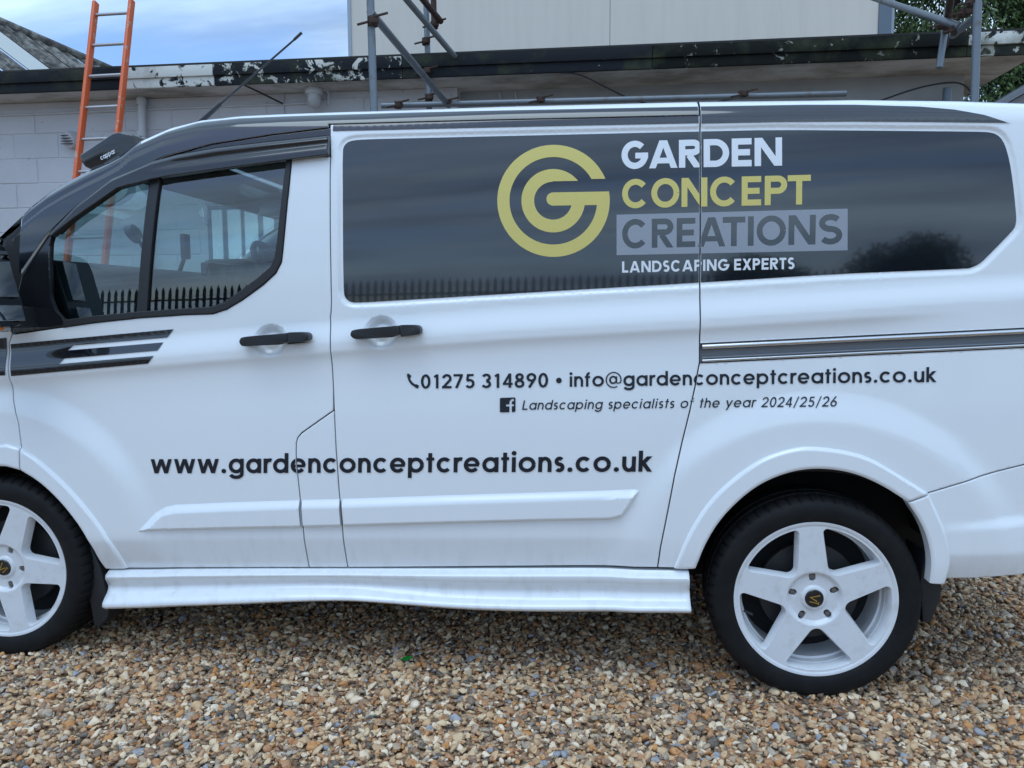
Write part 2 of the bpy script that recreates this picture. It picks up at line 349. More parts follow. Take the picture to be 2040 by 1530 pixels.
OUT={
'gap_wing':[[0.0861,1.2142],[0.07,1.1794],[0.076,1.0668],[0.0854,0.978],[0.1098,0.8912],[0.1204,0.8033],[0.1224,0.7242]],
'gap_pillar':[[1.2829,1.9354],[1.2915,1.8264],[1.2943,1.6723],[1.2949,1.4325],[1.295,1.3309],[1.2932,1.2947],[1.29,1.2739],[1.2935,1.1895],[1.2936,1.1477],[1.2936,1.1211],[1.2974,1.0213],[1.3002,0.9479],[1.3055,0.8217],[1.3085,0.7724],[1.3154,0.6516],[1.3224,0.5585],[1.3267,0.4642],[1.331,0.3829]],
'gap_flap':[[1.2971,0.9496],[1.1809,0.869],[1.1671,0.8528],[1.1614,0.8351],[1.1603,0.8067],[1.1605,0.7694],[1.1707,0.648],[1.179,0.5489],[1.1826,0.4732],[1.1874,0.3775]],
'gap_slide':[[2.5379,1.9266],[2.5376,1.8749],[2.5411,1.567],[2.5441,1.2373],[2.5452,1.1234],[2.5323,1.0458],[2.5154,0.9613],[2.4906,0.8531],[2.4674,0.746],[2.4484,0.6348],[2.4257,0.5072],[2.4176,0.4328]],
'gutter':[[1.2787,1.9402],[1.5386,1.9378],[1.8861,1.9338],[2.2215,1.9295],[2.5347,1.9259]],
'seal_out':[[0.2891,1.2401],[0.4184,1.257],[0.5883,1.2736],[0.7673,1.2844],[0.8615,1.2869],[0.9146,1.3033],[0.9737,1.3361],[1.0502,1.3877],[1.0971,1.4282],[1.1178,1.466],[1.1244,1.5146],[1.1337,1.601],[1.1466,1.7364],[1.1526,1.8309]],
'seal_in':[[0.2935,1.2657],[0.4196,1.2813],[0.5893,1.296],[0.7681,1.3066],[0.8565,1.3118],[0.9037,1.3254],[0.963,1.3636],[1.0336,1.4123],[1.0804,1.45],[1.0953,1.4825],[1.1047,1.5365],[1.1166,1.6392],[1.135,1.8164]],
'glass_top':[[1.135,1.8164],[1.003,1.8063],[0.8872,1.7927],[0.7704,1.7762],[0.6638,1.7649],[0.509,1.7349],[0.4266,1.6803],[0.3546,1.6366],[0.2818,1.5703],[0.2633,1.579],[0.2509,1.5425],[0.2463,1.4581],[0.245,1.3452],[0.2614,1.2998],[0.2935,1.2657]],
'bar':[[0.6302,1.7742],[0.6663,1.7733],[0.6131,1.292],[0.5739,1.2877]],
'door_top':[[0.0863,1.2179],[0.1046,1.3345],[0.1325,1.4285],[0.2396,1.5677],[0.3648,1.677],[0.5337,1.7778],[0.6819,1.8428],[0.849,1.8831],[1.0707,1.9103],[1.28,1.9282]],
'defl_up':[[0.2471,1.577],[0.356,1.6806],[0.486,1.7729],[0.6347,1.8304],[0.728,1.8511],[0.8769,1.8717],[1.0793,1.8885],[1.2873,1.9028]],
'defl_lo':[[0.2687,1.5624],[0.3654,1.6304],[0.4376,1.6754],[0.5199,1.7289],[0.6406,1.7564],[0.697,1.7657],[0.8944,1.7871],[1.1409,1.812],[1.2915,1.8269]],
'arch_ro':[[2.4703,0.4359],[2.5134,0.5618],[2.5921,0.6909],[2.7179,0.802],[2.8119,0.8432],[2.9008,0.8595],[3.0609,0.8365],[3.1688,0.7714],[3.2588,0.7146],[3.3178,0.5899],[3.3373,0.4925],[3.3236,0.4204]],
'arch_ri':[[2.5407,0.4396],[2.571,0.5295],[2.6258,0.6244],[2.7198,0.719],[2.8138,0.7676],[2.9074,0.7877],[3.0166,0.7785],[3.1097,0.7417],[3.1961,0.6861],[3.2502,0.6034],[3.2769,0.5061],[3.2755,0.4213]],
'arch_fo':[[-0.3495,0.3193],[-0.1958,0.5933],[-0.087,0.7365],[0.0365,0.8221],[0.1204,0.8033],[0.1952,0.7607],[0.2916,0.68],[0.3666,0.5987],[0.4308,0.517],[0.4761,0.4303],[0.493,0.3526]],
'arch_fi':[[-0.2833,0.3225],[-0.1456,0.5757],[-0.0476,0.7001],[0.0346,0.7408],[0.1203,0.7204],[0.1926,0.6814],[0.2689,0.6147],[0.3429,0.5237],[0.3832,0.4481],[0.3931,0.3842],[0.4048,0.3491]],
'bump':[[3.2588,0.7146],[3.3433,0.7448],[3.4162,0.7701],[3.5461,0.8078],[3.7497,0.8633],[4.0505,0.8824]],
'sill_top':[[0.4166,0.3429],[0.9671,0.3672],[1.7081,0.3949],[2.5198,0.4277]],
'sill_bot':[[0.415,0.2061],[0.8459,0.238],[1.1396,0.2636],[1.3358,0.2762],[1.464,0.2731],[1.589,0.2679],[1.7766,0.2612],[2.0937,0.2668],[2.4051,0.2893],[2.5265,0.2954]],
'rail':[[2.5456,1.1844],[3.532,1.2352],[3.8088,1.2473],[3.8111,1.1903],[3.534,1.1759],[2.5467,1.1218]],
'window':[[1.3301,1.8463],[1.333,1.8603],[1.338,1.869],[1.3491,1.8785],[1.3676,1.8839],[1.4068,1.8862],[1.5416,1.8852],[2.0561,1.8804],[2.4656,1.8773],[2.5401,1.8765],[2.7754,1.8742],[3.0909,1.8613],[3.3456,1.8508],[3.4098,1.8478],[3.4337,1.8427],[3.4454,1.8354],[3.4557,1.8258],[3.4686,1.8022],[3.4815,1.7557],[3.4929,1.6908],[3.5014,1.6292],[3.5078,1.5799],[3.5072,1.5584],[3.5029,1.543],[3.4825,1.5186],[3.4176,1.4465],[3.4022,1.4326],[3.3803,1.4219],[3.3648,1.4189],[3.24,1.4142],[2.9642,1.405],[2.5434,1.3808],[2.0594,1.3559],[1.5438,1.3281],[1.4395,1.3226],[1.3826,1.3207],[1.3665,1.322],[1.3523,1.3272],[1.3395,1.3411],[1.335,1.3575],[1.3346,1.4322],[1.3352,1.6714]],
'wrap_lo':[[1.2928,1.912],[1.5405,1.909],[2.0558,1.9026],[2.5376,1.8964],[2.7817,1.8931],[3.0123,1.8869],[3.2377,1.8778],[3.4806,1.867]],
'wrap_hi':[[0.5768,1.8938],[0.6862,1.9442],[0.7901,1.9724],[0.9403,1.9816],[1.1651,1.9825],[1.53,1.9792],[2.0534,1.9687],[2.5399,1.9599],[2.8645,1.9539],[3.0183,1.9476],[3.2139,1.9338],[3.3157,1.9192],[3.4014,1.8982],[3.4806,1.867]],
'stripe':[[0.08,1.1785],[0.4009,1.2061],[0.7129,1.2329],[0.6889,1.2039],[0.5091,1.1893],[0.3288,1.1752],[0.3067,1.1565],[0.4913,1.1714],[0.675,1.1862],[0.6566,1.158],[0.4759,1.143],[0.2975,1.1279],[0.2772,1.1075],[0.4582,1.1234],[0.6428,1.1385],[0.621,1.1111],[0.3599,1.0875],[0.0892,1.0627]],
'stripe_w':[[-0.2856,1.1723],[0.0655,1.2042],[0.0669,1.064],[-0.263,1.0366]],
'trim_f':[[[0.5653,0.505],[0.5973,0.5388],[0.6267,0.5715],[0.6643,0.5938],[0.705,0.6034],[0.9335,0.6185],[1.1703,0.6318]],[[0.5653,0.5046],[0.6816,0.5066],[0.9299,0.5197],[1.1767,0.5316]]],
'trim_p':[[[1.1795,0.633],[1.3169,0.6392]],[[1.1859,0.5322],[1.3237,0.5396]]],
'trim_s':[[[1.3261,0.6403],[1.716,0.6634],[2.0621,0.6823],[2.2311,0.6916],[2.3446,0.6995],[2.3545,0.6933]],[[1.3329,0.5408],[1.715,0.5627],[2.0623,0.5816],[2.2572,0.5906],[2.2989,0.6024],[2.3236,0.6377],[2.3546,0.6916]]],
'handle_f':[[0.9795,1.1938],[0.9871,1.2066],[1.0228,1.2107],[1.144,1.2203],[1.1579,1.2236],[1.2147,1.2243],[1.2258,1.2193],[1.2303,1.2093],[1.2293,1.1993],[1.2174,1.191],[1.1577,1.1814],[1.0333,1.1764],[0.9903,1.1736],[0.9812,1.1837]],
'handle_s':[[1.3762,1.2178],[1.3828,1.2311],[1.4172,1.2361],[1.5408,1.246],[1.5543,1.2486],[1.6056,1.2486],[1.6162,1.2427],[1.6201,1.2329],[1.619,1.2197],[1.6106,1.2148],[1.5564,1.2075],[1.4263,1.2007],[1.3917,1.1996],[1.3793,1.2079]],
'hsplit':[[1.1527,1.2226],[1.157,1.1818],[1.5493,1.247],[1.553,1.2065]],
'bowl':[[1.0753,1.1924],[1.4735,1.2205]],
'garden':[[2.2854,1.7571],[2.7953,1.7551],[2.2848,1.8478]],
'concept':[[2.2884,1.6289],[2.8853,1.6304],[2.2876,1.7224]],
'creations':[[2.2896,1.4976],[2.9851,1.5034],[2.2887,1.5918]],
'rect':[[2.2706,1.6081],[2.9994,1.6146],[3.0026,1.4833],[2.2718,1.476]],
'experts':[[2.2904,1.4185],[2.8405,1.4257],[2.29,1.4552]],
'logo':[[2.0625,1.6576],[2.2478,1.6572],[2.0576,1.8435],[1.874,1.6587],[2.0653,1.4731]],
'phone':[[1.6097,1.0293],[2.0471,1.0375],[1.6098,1.0776]],
'info':[[2.1188,1.0398],[3.2778,1.0659],[2.1185,1.0877]],
'bullet':[[2.0833,1.061]],
'special':[[1.959,0.9607],[2.983,0.9852],[1.9588,0.9928]],
'fb':[[1.8836,0.9509],[1.9368,0.9533],[1.8834,1.0003]],
'pic':[[1.5588,1.0271],[1.6021,1.0293],[1.5581,1.0772]],
'www':[[0.6149,0.7151],[2.3951,0.7596],[0.6167,0.7858]],
}
# ---- side surface of the van: inset (metres, + = away from the viewer) of the near flank at (x, z)
def _sp(v,e): return e*np.logaddexp(0,v/e)
def _ss(a,b,v):
    t=np.clip((v-a)/(b-a),0,1); return t*t*(3-2*t)
def crease(x): return np.interp(x,CREASE[0],CREASE[1])
def ztop(x): return np.interp(x,ZTOP[0],ZTOP[1])
WHEELS=((0.0,0.34),(2.933,0.34)); VW=1.96
def S(x,z,detail=True):
    x=np.asarray(x,float); z=np.asarray(z,float)
    s=z-crease(x); e=.004
    up=_sp(s,e); dn=_sp(-s,e)
    rear=_ss(3.02,3.40,x)                       # crease melts away towards the rear corner
    y=.012*up+.15*up**4
    lo=.028
    y=y+.017*_ss(0,1,(up-lo)/.085)                          # shoulder below the glass
    y=y+(.0145*(1-np.exp(-dn/.022))*(1-rear) -.022*(1-np.exp(-(dn/.28)**2)))
    zk=.452+.034*x
    y=y+.22*_sp(zk-z,.004)*_ss(2.62,2.1,x)+ .10*_sp(.40-z,.01)
    for wx,wz in WHEELS:
        r=np.hypot(x-wx,z-wz)
        y=y-.017*_ss(.70,.585,r)*_ss(.30,.50,z)
    # roll over into the roof / screen pillar
    t=ztop(x)-z; r=np.interp(x,[.1,.9,1.4],[.05,.06,.075])
    q=np.clip(r-t,0,r*.9995)
    y=y+np.where(t<r, r-np.sqrt(np.maximum(r*r-q*q,0)),0)
    # plan-view rounding, nose and tail
    y=y+.75*np.maximum(-.30-x,0)**2+ 2.5*np.maximum(-.62-x,0)**3
    q=np.clip(x-3.84,0,.1299); y=y+.13-np.sqrt(.13**2-q*q)+.02*np.maximum(x-3.2,0)**2
    if detail and DETAIL:
        y=y+DETAIL(x,z)
    return y
# ------------------------------------------------------------------ the van
WIN=np.array(OUT['window']); BOWLS=OUT['bowl']
def DETAIL(x,z):
    sh=np.broadcast(x,z).shape; x=np.broadcast_to(x,sh).ravel(); z=np.broadcast_to(z,sh).ravel(); y=np.zeros(x.size)
    k=(x>1.25)&(x<3.6)&(z>1.25)&(z<1.95)
    if k.any():
        q=np.stack([x[k],z[k]],1); d=dist_line(WIN,q); d=np.where(inside(WIN,q),-d,d)
        y[k]+=.0065*_ss(.017,.001,d)
    for bx,bz in BOWLS:
        r=np.hypot((x-bx)/.060,(z-bz)/.056)
        y+=.020*_ss(1.0,.45,r)+.0025*_ss(1.06,.96,r)
    return y.reshape(sh)
def surf_n(x,z,fn):
    h=.0015
    sx=(fn(x+h,z)-fn(x-h,z))/(2*h); sz=(fn(x,z+h)-fn(x,z-h))/(2*h)
    n=np.stack([sx,-np.ones_like(sx),sz],1); return n/np.linalg.norm(n,axis=1)[:,None]
def panel(name,outline,m,parent,holes=(),off=0.,res=(.03,.010),gap=.0022,flange=.02,fn=None,step=.015,detail=True,edge=.0018,extra=None,grid=True):
    f=(lambda x,z:S(x,z,detail)+off+fn(x,z)) if fn else (lambda x,z:S(x,z,detail)+off)
    P,on=inset_poly(resample(outline,step),gap)
    HS=[inset_poly(resample(h,step),-gap) for h in holes]
    P2,_=inset_poly(P,.0035)
    gx=np.arange(P[:,0].min(),P[:,0].max(),res[0]); gz=np.arange(P[:,1].min(),P[:,1].max(),res[1])
    G=np.stack(np.meshgrid(gx,gz),-1).reshape(-1,2)
    if not grid: G=np.zeros((0,2))
    if extra is not None: G=np.vstack([G,extra])
    G=G[inside(P,G)]; mr=min(min(res)*.45,.004)
    if len(G): G=G[dist_line(P,G)>mr]
    for h,_ in HS:
        if len(G): G=G[~inside(h,G)]; G=G[dist_line(h,G)>mr]
    P2=P2[inside(P,P2)]
    for h,_ in HS: P2=np.vstack([P2,inset_poly(h,-.0035)[0]])
    if not grid: P2=P2[:0]
    pts=np.vstack([P]+[h for h,_ in HS]+[P2,G]); faces=[list(range(len(P)))]; k=len(P)
    for h,_ in HS: faces.append(list(range(k,k+len(h)))); k+=len(h)
    vc,_,tf,_,_,of=delaunay_2d_cdt([Vector(p) for p in pts],[],faces,0,1e-6)
    vc=np.array([tuple(p) for p in vc]); tris=[t for t,o in zip(tf,of) if 0 in o and not any(j in o for j in range(1,len(faces)))]
    x,z=vc[:,0],vc[:,1]; y=f(x,z); n=surf_n(x,z,f)
    V=np.stack([x,y,z],1)
    # soften the rim: tip normals outwards on the outline
    loops=[(P,on)]+[(h,hn) for h,hn in HS]
    d=dist_line(P,vc)
    for h,_ in HS: d=np.minimum(d,dist_line(h,vc))
    rim=d<1e-5; V[rim,1]+=edge
    if rim.any() and edge>0:
        allP=np.vstack([l[0] for l in loops]); allN=np.vstack([l[1] for l in loops])
        idx=np.array([np.argmin(np.sum((allP-vc[i])**2,1)) for i in np.where(rim)[0]])
        n[rim,0]+=allN[idx,0]*.7; n[rim,2]+=allN[idx,1]*.7; n/=np.linalg.norm(n,axis=1)[:,None]
    Vs=[V]; Ns=[n]; Fs=list(tris); base=len(V)
    if flange:
        for L,Nn in loops:
            yy=f(L[:,0],L[:,1])+edge; m_=len(L)
            Vs+= [np.stack([L[:,0],yy,L[:,1]],1),np.stack([L[:,0],yy+flange,L[:,1]],1)]
            nn=np.stack([Nn[:,0],np.zeros(m_),Nn[:,1]],1); Ns+=[nn,nn]
            ccw=area2(L)>0
            for i in range(m_):
                j=(i+1)%m_; q=(base+i,base+j,base+m_+j,base+m_+i)
                Fs.append(q[::-1] if ccw else q)
            base+=2*m_
    V=np.vstack(Vs); n=np.vstack(Ns)
    used=np.zeros(len(V),bool)
    for t in Fs:
        for i in t: used[i]=True
    mp_=np.cumsum(used)-1
    return from_arrays(name,V[used],[tuple(mp_[i] for i in t) for t in Fs],m,parent,n[used])
def rows(P,Q,vs,n):
    P=resample(P,.01,False); Q=resample(Q,.01,False)
    f=lambda A:np.stack([np.interp(np.linspace(0,1,n),np.linspace(0,1,len(A)),A[:,k]) for k in (0,1)],1)
    p,q=f(P),f(Q); return np.vstack([p+(q-p)*v for v in vs])
def rev(a): return list(a)[::-1]
O_=OUT
van=empty('van',(1.45,.98,0))
tag(van,'white panel van with black window graphic and yellow logo, parked on the gravel','van')
VP=van
def at_world(o):     # children are built in world coordinates; keep them there under the moved empty
    o.matrix_parent_inverse=van.matrix_basis.inverted(); return o
near=[]              # parts to be mirrored onto the far flank
def keep(o,mirror=True):
    at_world(o)
    if mirror: near.append(o)
    return o
bottom_y=lambda x: np.interp(x,[p[0] for p in O_['sill_top']],[p[1] for p in O_['sill_top']])+.004
gut=O_['gutter']; gw=O_['gap_wing']; gp=O_['gap_pillar']; gl=O_['gap_flap']; gs=O_['gap_slide']
def between(poly,lo,hi): return [p for p in poly if lo<=p[0]<=hi]
# front wheel-arch mid line shared by wing and door
afo,afi=np.array(O_['arch_fo']),np.array(O_['arch_fi']); aro,ari=np.array(O_['arch_ro']),np.array(O_['arch_ri'])
mid_f=smooth_line((afo+afi)/2,2); mid_r=smooth_line((aro+ari)/2,2)
xg=gw[-1][0]
# --- front door (white)
door=[gw[0]]+O_['seal_out']+[gp[1]]+[p for p in gp if p[1]<gp[1][1] and p[1]>gl[0][1]]+[gl[0]]+gl[1:]
arc=[tuple(p) for p in mid_f if p[0]>xg and p[1]>bottom_y(p[0])][::-1]
door+= [(arc[0][0],bottom_y(arc[0][0]))]+arc+[(xg,arc[-1][1])]+rev(gw[1:-1])
o=keep(panel('front_door',door,'white_paint',VP))
# --- black upper door frame with mirror sail
dt=O_['door_top']; frame=[gw[0]]+dt[1:]+[(gp[1][0],dt[-1][1]),gp[1]]+rev(O_['seal_out'])
gl_out=[tuple(p) for p in O_['seal_in']]+O_['glass_top'][1:-1]
keep(panel('door_frame',frame,'black_gloss',VP,gap=.0025,holes=[gl_out]))
# --- rubber seal round the cab glass and the two panes
sb=O_['seal_out']; si=O_['seal_in']
band=sb+rev(si)
keep(panel('window_seal',band,'seal_rubber',VP,off=-.006,gap=.0,res=(.02,.02),flange=.02))
topline=smooth_line(O_['glass_top'],1)
strip_in,_=inset_poly(resample(gl_out,.03),.010)
bar=np.array(O_['bar'])
bl,br,brb,blb=bar
front=[p for p in gl_out]
def clip_half(poly,a,b,side):
    # keep the part of poly on one side of line a-b
    out=[]; a=np.array(a); b=np.array(b); nrm=np.array([-(b-a)[1],(b-a)[0]])*side
    P=[np.array(p,float) for p in poly]
    for i in range(len(P)):
        p,q=P[i],P[(i+1)%len(P)]; dp,dq=(p-a)@nrm,(q-a)@nrm
        if dp>=0: out.append(p)
        if (dp>=0)!=(dq>=0): out.append(p+(q-p)*dp/(dp-dq))
    return out
mt=(bl+br)/2; mb=(brb+blb)/2
pane_f=clip_half(gl_out,mt,mb,-1); pane_r=clip_half(gl_out,mt,mb,1)
if np.mean([p[0] for p in pane_f])>np.mean([p[0] for p in pane_r]): pane_f,pane_r=pane_r,pane_f
nodet=dict(gap=-.004,flange=0,res=(.05,.03),detail=False)
keep(panel('quarter_glass',pane_f,'side_glass',VP,off=.012,**nodet))
keep(panel('door_glass',pane_r,'side_glass',VP,off=.011,**nodet))
keep(panel('window_bar',[bl,br,brb,blb],'black_plastic',VP,off=-.001,gap=0,res=(.02,.05),flange=.025,detail=False))
# --- wind deflector over the door
du,dl=O_['defl_up'],O_['defl_lo']; DU=np.array(du); DL=np.array(dl)
def defl(x,z):
    q=np.stack([np.ravel(x),np.ravel(z)],1); a=dist_line(DU,q,False); b=dist_line(DL,q,False)
    h=.026*np.clip(a/.022,0,1)**.6; tp=a/(a+b+1e-6)
    dip=.010*np.exp(-((tp-.45)/.16)**2)*np.clip((q[:,0]-.62)/.2,0,1)
    return (-h+dip).reshape(np.shape(x))
keep(panel('wind_deflector',du+rev(dl),'black_gloss',VP,off=0,gap=0,grid=False,extra=rows(du,dl,np.linspace(.03,.97,26),90),fn=defl,flange=.03,detail=False))
# --- screen pillar / roof rail in body colour, wrap over it
wl,wh=O_['wrap_lo'],O_['wrap_hi']
def top_line(x0,x1,n,t): return [(x,float(ztop(x))-t) for x in np.linspace(x0,x1,n)]
rail_low=[p for p in dt[2:]]+[gut[0]]+gut[1:]
x_a=dt[2][0]; x_e=gut[-1][0]
WX=np.array([(x,float(ztop(x))-t) for x in np.linspace(.03,2.55,200) for t in (.0045,.007,.010,.014,.018,.023,.028,.030,.032,.034,.036,.040,.046,.052,.058,.060,.062,.064,.066,.072,.08,.09,.10,.11,.12,.13,.14,.15)])
rail_poly=rail_low+rev(top_line(x_a,x_e,90,.0035))
keep(panel('roof_rail',rail_poly,'white_paint',VP,gap=.0015,grid=False,extra=WX,flange=.004,edge=.0005))
xs_hi=[p[0] for p in wh]
wtop=[(x,float(np.interp(x,xs_hi,[p[1] for p in wh]))) for x in np.linspace(wh[0][0],x_e-.001,60)]
pill=[(x,float(ztop(x))-.006) for x in np.linspace(x_a+.01,wh[0][0]-.01,20)]
wr=rail_low[:-1]+[(x_e-.001,gut[-1][1])]+rev(wtop)+rev(pill)
def wrapf(x,z):
    t=ztop(x)-z; k=_ss(.9,.5,x)
    return -.004*_ss(.018,.040,t)*k-.005*_ss(.060,.085,t)*k
keep(panel('rail_wrap',wr,'black_vinyl',VP,off=-.0032,gap=.0022,res=(.03,.004),flange=.002,edge=0,fn=wrapf,grid=False,extra=WX))
# --- sliding door
slide=[(gp[0][0],gut[0][1])]+gut[1:]+gs+[(gp[-1][0],gs[-1][1])]
slide=[(gp[0][0],gut[0][1])]+gut[1:-1]+[(gs[0][0],gut[-1][1])]+gs[1:]+rev(gp)[:-1]
crx=np.linspace(.1,3.3,130); cz=np.concatenate([np.stack([crx,crease(crx)+k],1) for k in (-.03,-.02,-.012,-.006,-.003,0,.003,.006,.012)])
def near_line(L,offs,x0,x1):
    L=smooth_line(L,1,True); a=[]
    for d in offs: a.append(inset_poly(resample(L,.02),d)[0])
    a=np.vstack(a); return a[(a[:,0]>x0)&(a[:,0]<x1)]
wx=near_line(WIN,(-.020,-.016,-.012,-.008,-.004,0,.004),0,9)
bw=np.vstack([np.stack([bx+.060*r*np.cos(a),bz+.056*r*np.sin(a)],1) for bx,bz in BOWLS for r in (.2,.45,.6,.75,.9,.98,1.03,1.1) for a in [np.linspace(0,6.28,26)[:-1]]])
EX=np.vstack([cz,wx,bw])
for nm in ('front_door',):
    oo=near.pop(0); bpy.data.objects.remove(oo)
keep(panel('front_door',door,'white_paint',VP,extra=EX)); near.insert(0,near.pop())
keep(panel('sliding_door',slide,'white_paint',VP,extra=EX))
# --- small lower panel between the doors
flap=[p for p in gp if p[1]<gl[0][1]]; flap=[gl[0]]+flap+rev(gl[1:])
keep(panel('filler_panel',flap,'white_paint',VP,res=(.02,.01)))
# --- rear quarter
XR=3.955
bmp=[p for p in O_['bump'] if p[0]<3.9]; bmp=bmp+[(XR,bmp[-1][1]+.012)]
arcr=[tuple(p) for p in mid_r if p[1]>.43 and p[0]<bmp[0][0]]
rq=[(gs[0][0],float(ztop(gs[0][0]))-.0035)]+rev(gs)[::-1]
rq=[(gs[0][0],float(ztop(gs[0][0]))-.0035)]+gs[1:]
rq+= [(arcr[0][0],gs[-1][1]+.003)]+arcr+[(bmp[0][0]-.02,bmp[0][1]-.008)]+bmp[1:]+top_line(gs[0][0]+.002,XR,60,.0035)[::-1][:-1]
RAIL=O_['rail']
keep(panel('rear_quarter',rq,'white_paint',VP,holes=[RAIL],extra=EX))
wrq=[(gs[0][0]+.001,wl[3][1])]+[p for p in wl if p[0]>gs[0][0]+.01]+[p for p in rev(wh)[1:] if p[0]>gs[0][0]+.01]+[(gs[0][0]+.001,float(np.interp(gs[0][0],xs_hi,[p[1] for p in wh])))]
keep(panel('rail_wrap',wrq,'black_vinyl',VP,detail=False,off=-.003,gap=.002,res=(.03,.004),flange=.002,edge=0))
wsd=[gp[0],(gut[0][0]+.003,gut[0][1])]+gut[1:-1]+[(gs[0][0]-.002,gut[-1][1])]+[(gs[0][0]-.002,wl[3][1])]+[p for p in rev(wl) if p[0]<gs[0][0]-.01]
wsd=[(wl[0][0],gut[0][1])]+gut[1:-1]+[(gs[0][0]-.002,gut[-1][1]),(gs[0][0]-.002,wl[3][1])]+[p for p in rev(wl) if p[0]<gs[0][0]-.01]
keep(panel('rail_wrap',wsd,'black_vinyl',VP,detail=False,off=-.003,gap=.0035,res=(.03,.006),flange=.002,edge=0))
# --- the two halves of the dark window graphic
gx=lambda z: np.interp(z,[p[1] for p in rev(gs)],[p[0] for p in rev(gs)])
gapA,gapB=(gs[1][0],gs[1][1]),(gs[3][0],gs[3][1])
WINs=[tuple(p) for p in smooth_line(WIN,1,True)]
w1=clip_half(WINs,gapA,gapB,1); w2=clip_half(WINs,gapA,gapB,-1)
if np.mean([p[0] for p in w1])>np.mean([p[0] for p in w2]): w1,w2=w2,w1
for w in (w1,w2): keep(panel('window_graphic',w,'black_vinyl',VP,off=-.0012,gap=.0035,res=(.03,.02),flange=.001,edge=.0))
# --- bumper, wing
ar2=[tuple(p) for p in mid_r if p[0]>bmp[0][0] and p[1]<bmp[0][1]]
rb=[(bmp[0][0]-.02,bmp[0][1]-.008)]+ar2+[(3.32,.428),(3.42,.435),(3.56,.452),(3.75,.475),(XR,.49),(XR,bmp[-1][1])]+rev(bmp[1:-1])
def bfn(x,z):
    return -.010*_ss(.64,.60,z-.12*(x-3.45))*_ss(3.2,3.5,x)+ .30*_sp(.520-z+.06*(x-3.4),.004)
keep(panel('rear_bumper',rb,'white_paint',VP,fn=bfn,res=(.03,.008)))
XF=-.93
wing=[gw[0]]+gw[1:-1]+[(xg,float(np.interp(xg,mid_f[:,0],mid_f[:,1])))]+[tuple(p) for p in mid_f[::-1] if p[0]<xg]+[(mid_f[0][0],.40),(-.55,.42),(-.60,.75),(-.62,1.02)]+top_line(-.60,gw[0][0]-.06,20,.004)+[(gw[0][0]-.03,1.30)]
keep(panel('front_wing',wing,'white_paint',VP,res=(.03,.015)))
fbump=[(-.555,.40),(-.605,.75),(-.61,.80),(XF,.80),(XF,.30),(-.56,.27)]
keep(panel('front_bumper',fbump,'white_paint',VP,res=(.02,.03)))
keep(panel('headlamp',[(-.61,.81),(-.625,1.0),(-.72,1.02),(XF+.06,.93),(XF+.02,.81)],'lens_clear',VP,res=(.02,.03)))
keep(panel('bonnet_stripe',O_['stripe_w'],'black_vinyl',VP,off=-.003,res=(.02,.005),flange=.002,edge=0))
keep(panel('door_stripe',O_['stripe'],'black_vinyl',VP,off=-.003,gap=0.0,res=(.015,.005),flange=.002,edge=0,extra=cz))
# --- wheel-arch mouldings
def arch(name,o,i,brk=None):
    o=smooth_line(o,3); i=smooth_line(i,3)
    def f(x,z):
        q=np.stack([np.ravel(x),np.ravel(z)],1); a=dist_line(o,q,False); b=dist_line(i,q,False)
        return (-.013*np.clip(a/.010,0,1)**.5-.004*np.clip(1-b/.02,0,1)*0+.006*np.clip(1-b/.012,0,1)**2).reshape(np.shape(x))
    poly=[tuple(p) for p in o]+[tuple(p) for p in i[::-1]]
    return keep(panel(name,poly,'white_paint',VP,gap=.0003,grid=False,step=.007,extra=rows(o,i,(.03,.06,.1,.15,.2,.3,.45,.6,.72,.8,.86,.92,.96),90),fn=f,flange=.045,detail=False,edge=.001))
kr=8
arch('arch_moulding',aro[:kr+1],ari[:kr+1]); arch('arch_moulding',np.vstack([[aro[kr]+(.002,-.004)],aro[kr+1:]]),np.vstack([[ari[kr]+(.002,-.004)],ari[kr+1:]]))
jf=4
arch('arch_moulding',afo[:jf+1],afi[:jf+1]); arch('arch_moulding',np.vstack([[afo[jf]+(.004,-.002)],afo[jf+1:]]),np.vstack([[afi[jf]+(.004,-.002)],afi[jf+1:]]))
# --- rubbing strips
for nm,(tp,bt) in (('rub_strip',O_['trim_f']),('rub_strip',O_['trim_p']),('rub_strip',O_['trim_s'])):
    TP,BT=np.array(tp),np.array(bt)
    def tf(x,z,TP=TP,BT=BT):
        q=np.stack([np.ravel(x),np.ravel(z)],1); a=dist_line(TP,q,False); b=dist_line(BT,q,False)
        return -np.minimum(np.minimum(a*.62,b*1.5),.0165).reshape(np.shape(x))
    poly=tp+(rev(bt) if np.hypot(*(TP[0]-BT[0]))>.003 else rev(bt)[:-1])
    if np.hypot(*(TP[-1]-BT[-1]))<.005: poly=tp[:-1]+(rev(bt) if len(poly)==len(tp)+len(bt) else rev(bt)[:-1])
    keep(panel(nm,poly,'white_paint',VP,gap=.001,grid=False,extra=rows(tp,bt,(.04,.08,.17,.27,.34,.40,.47,.6,.72,.80,.85,.89,.93,.97),140),step=.006,fn=tf,flange=.004,edge=.0))
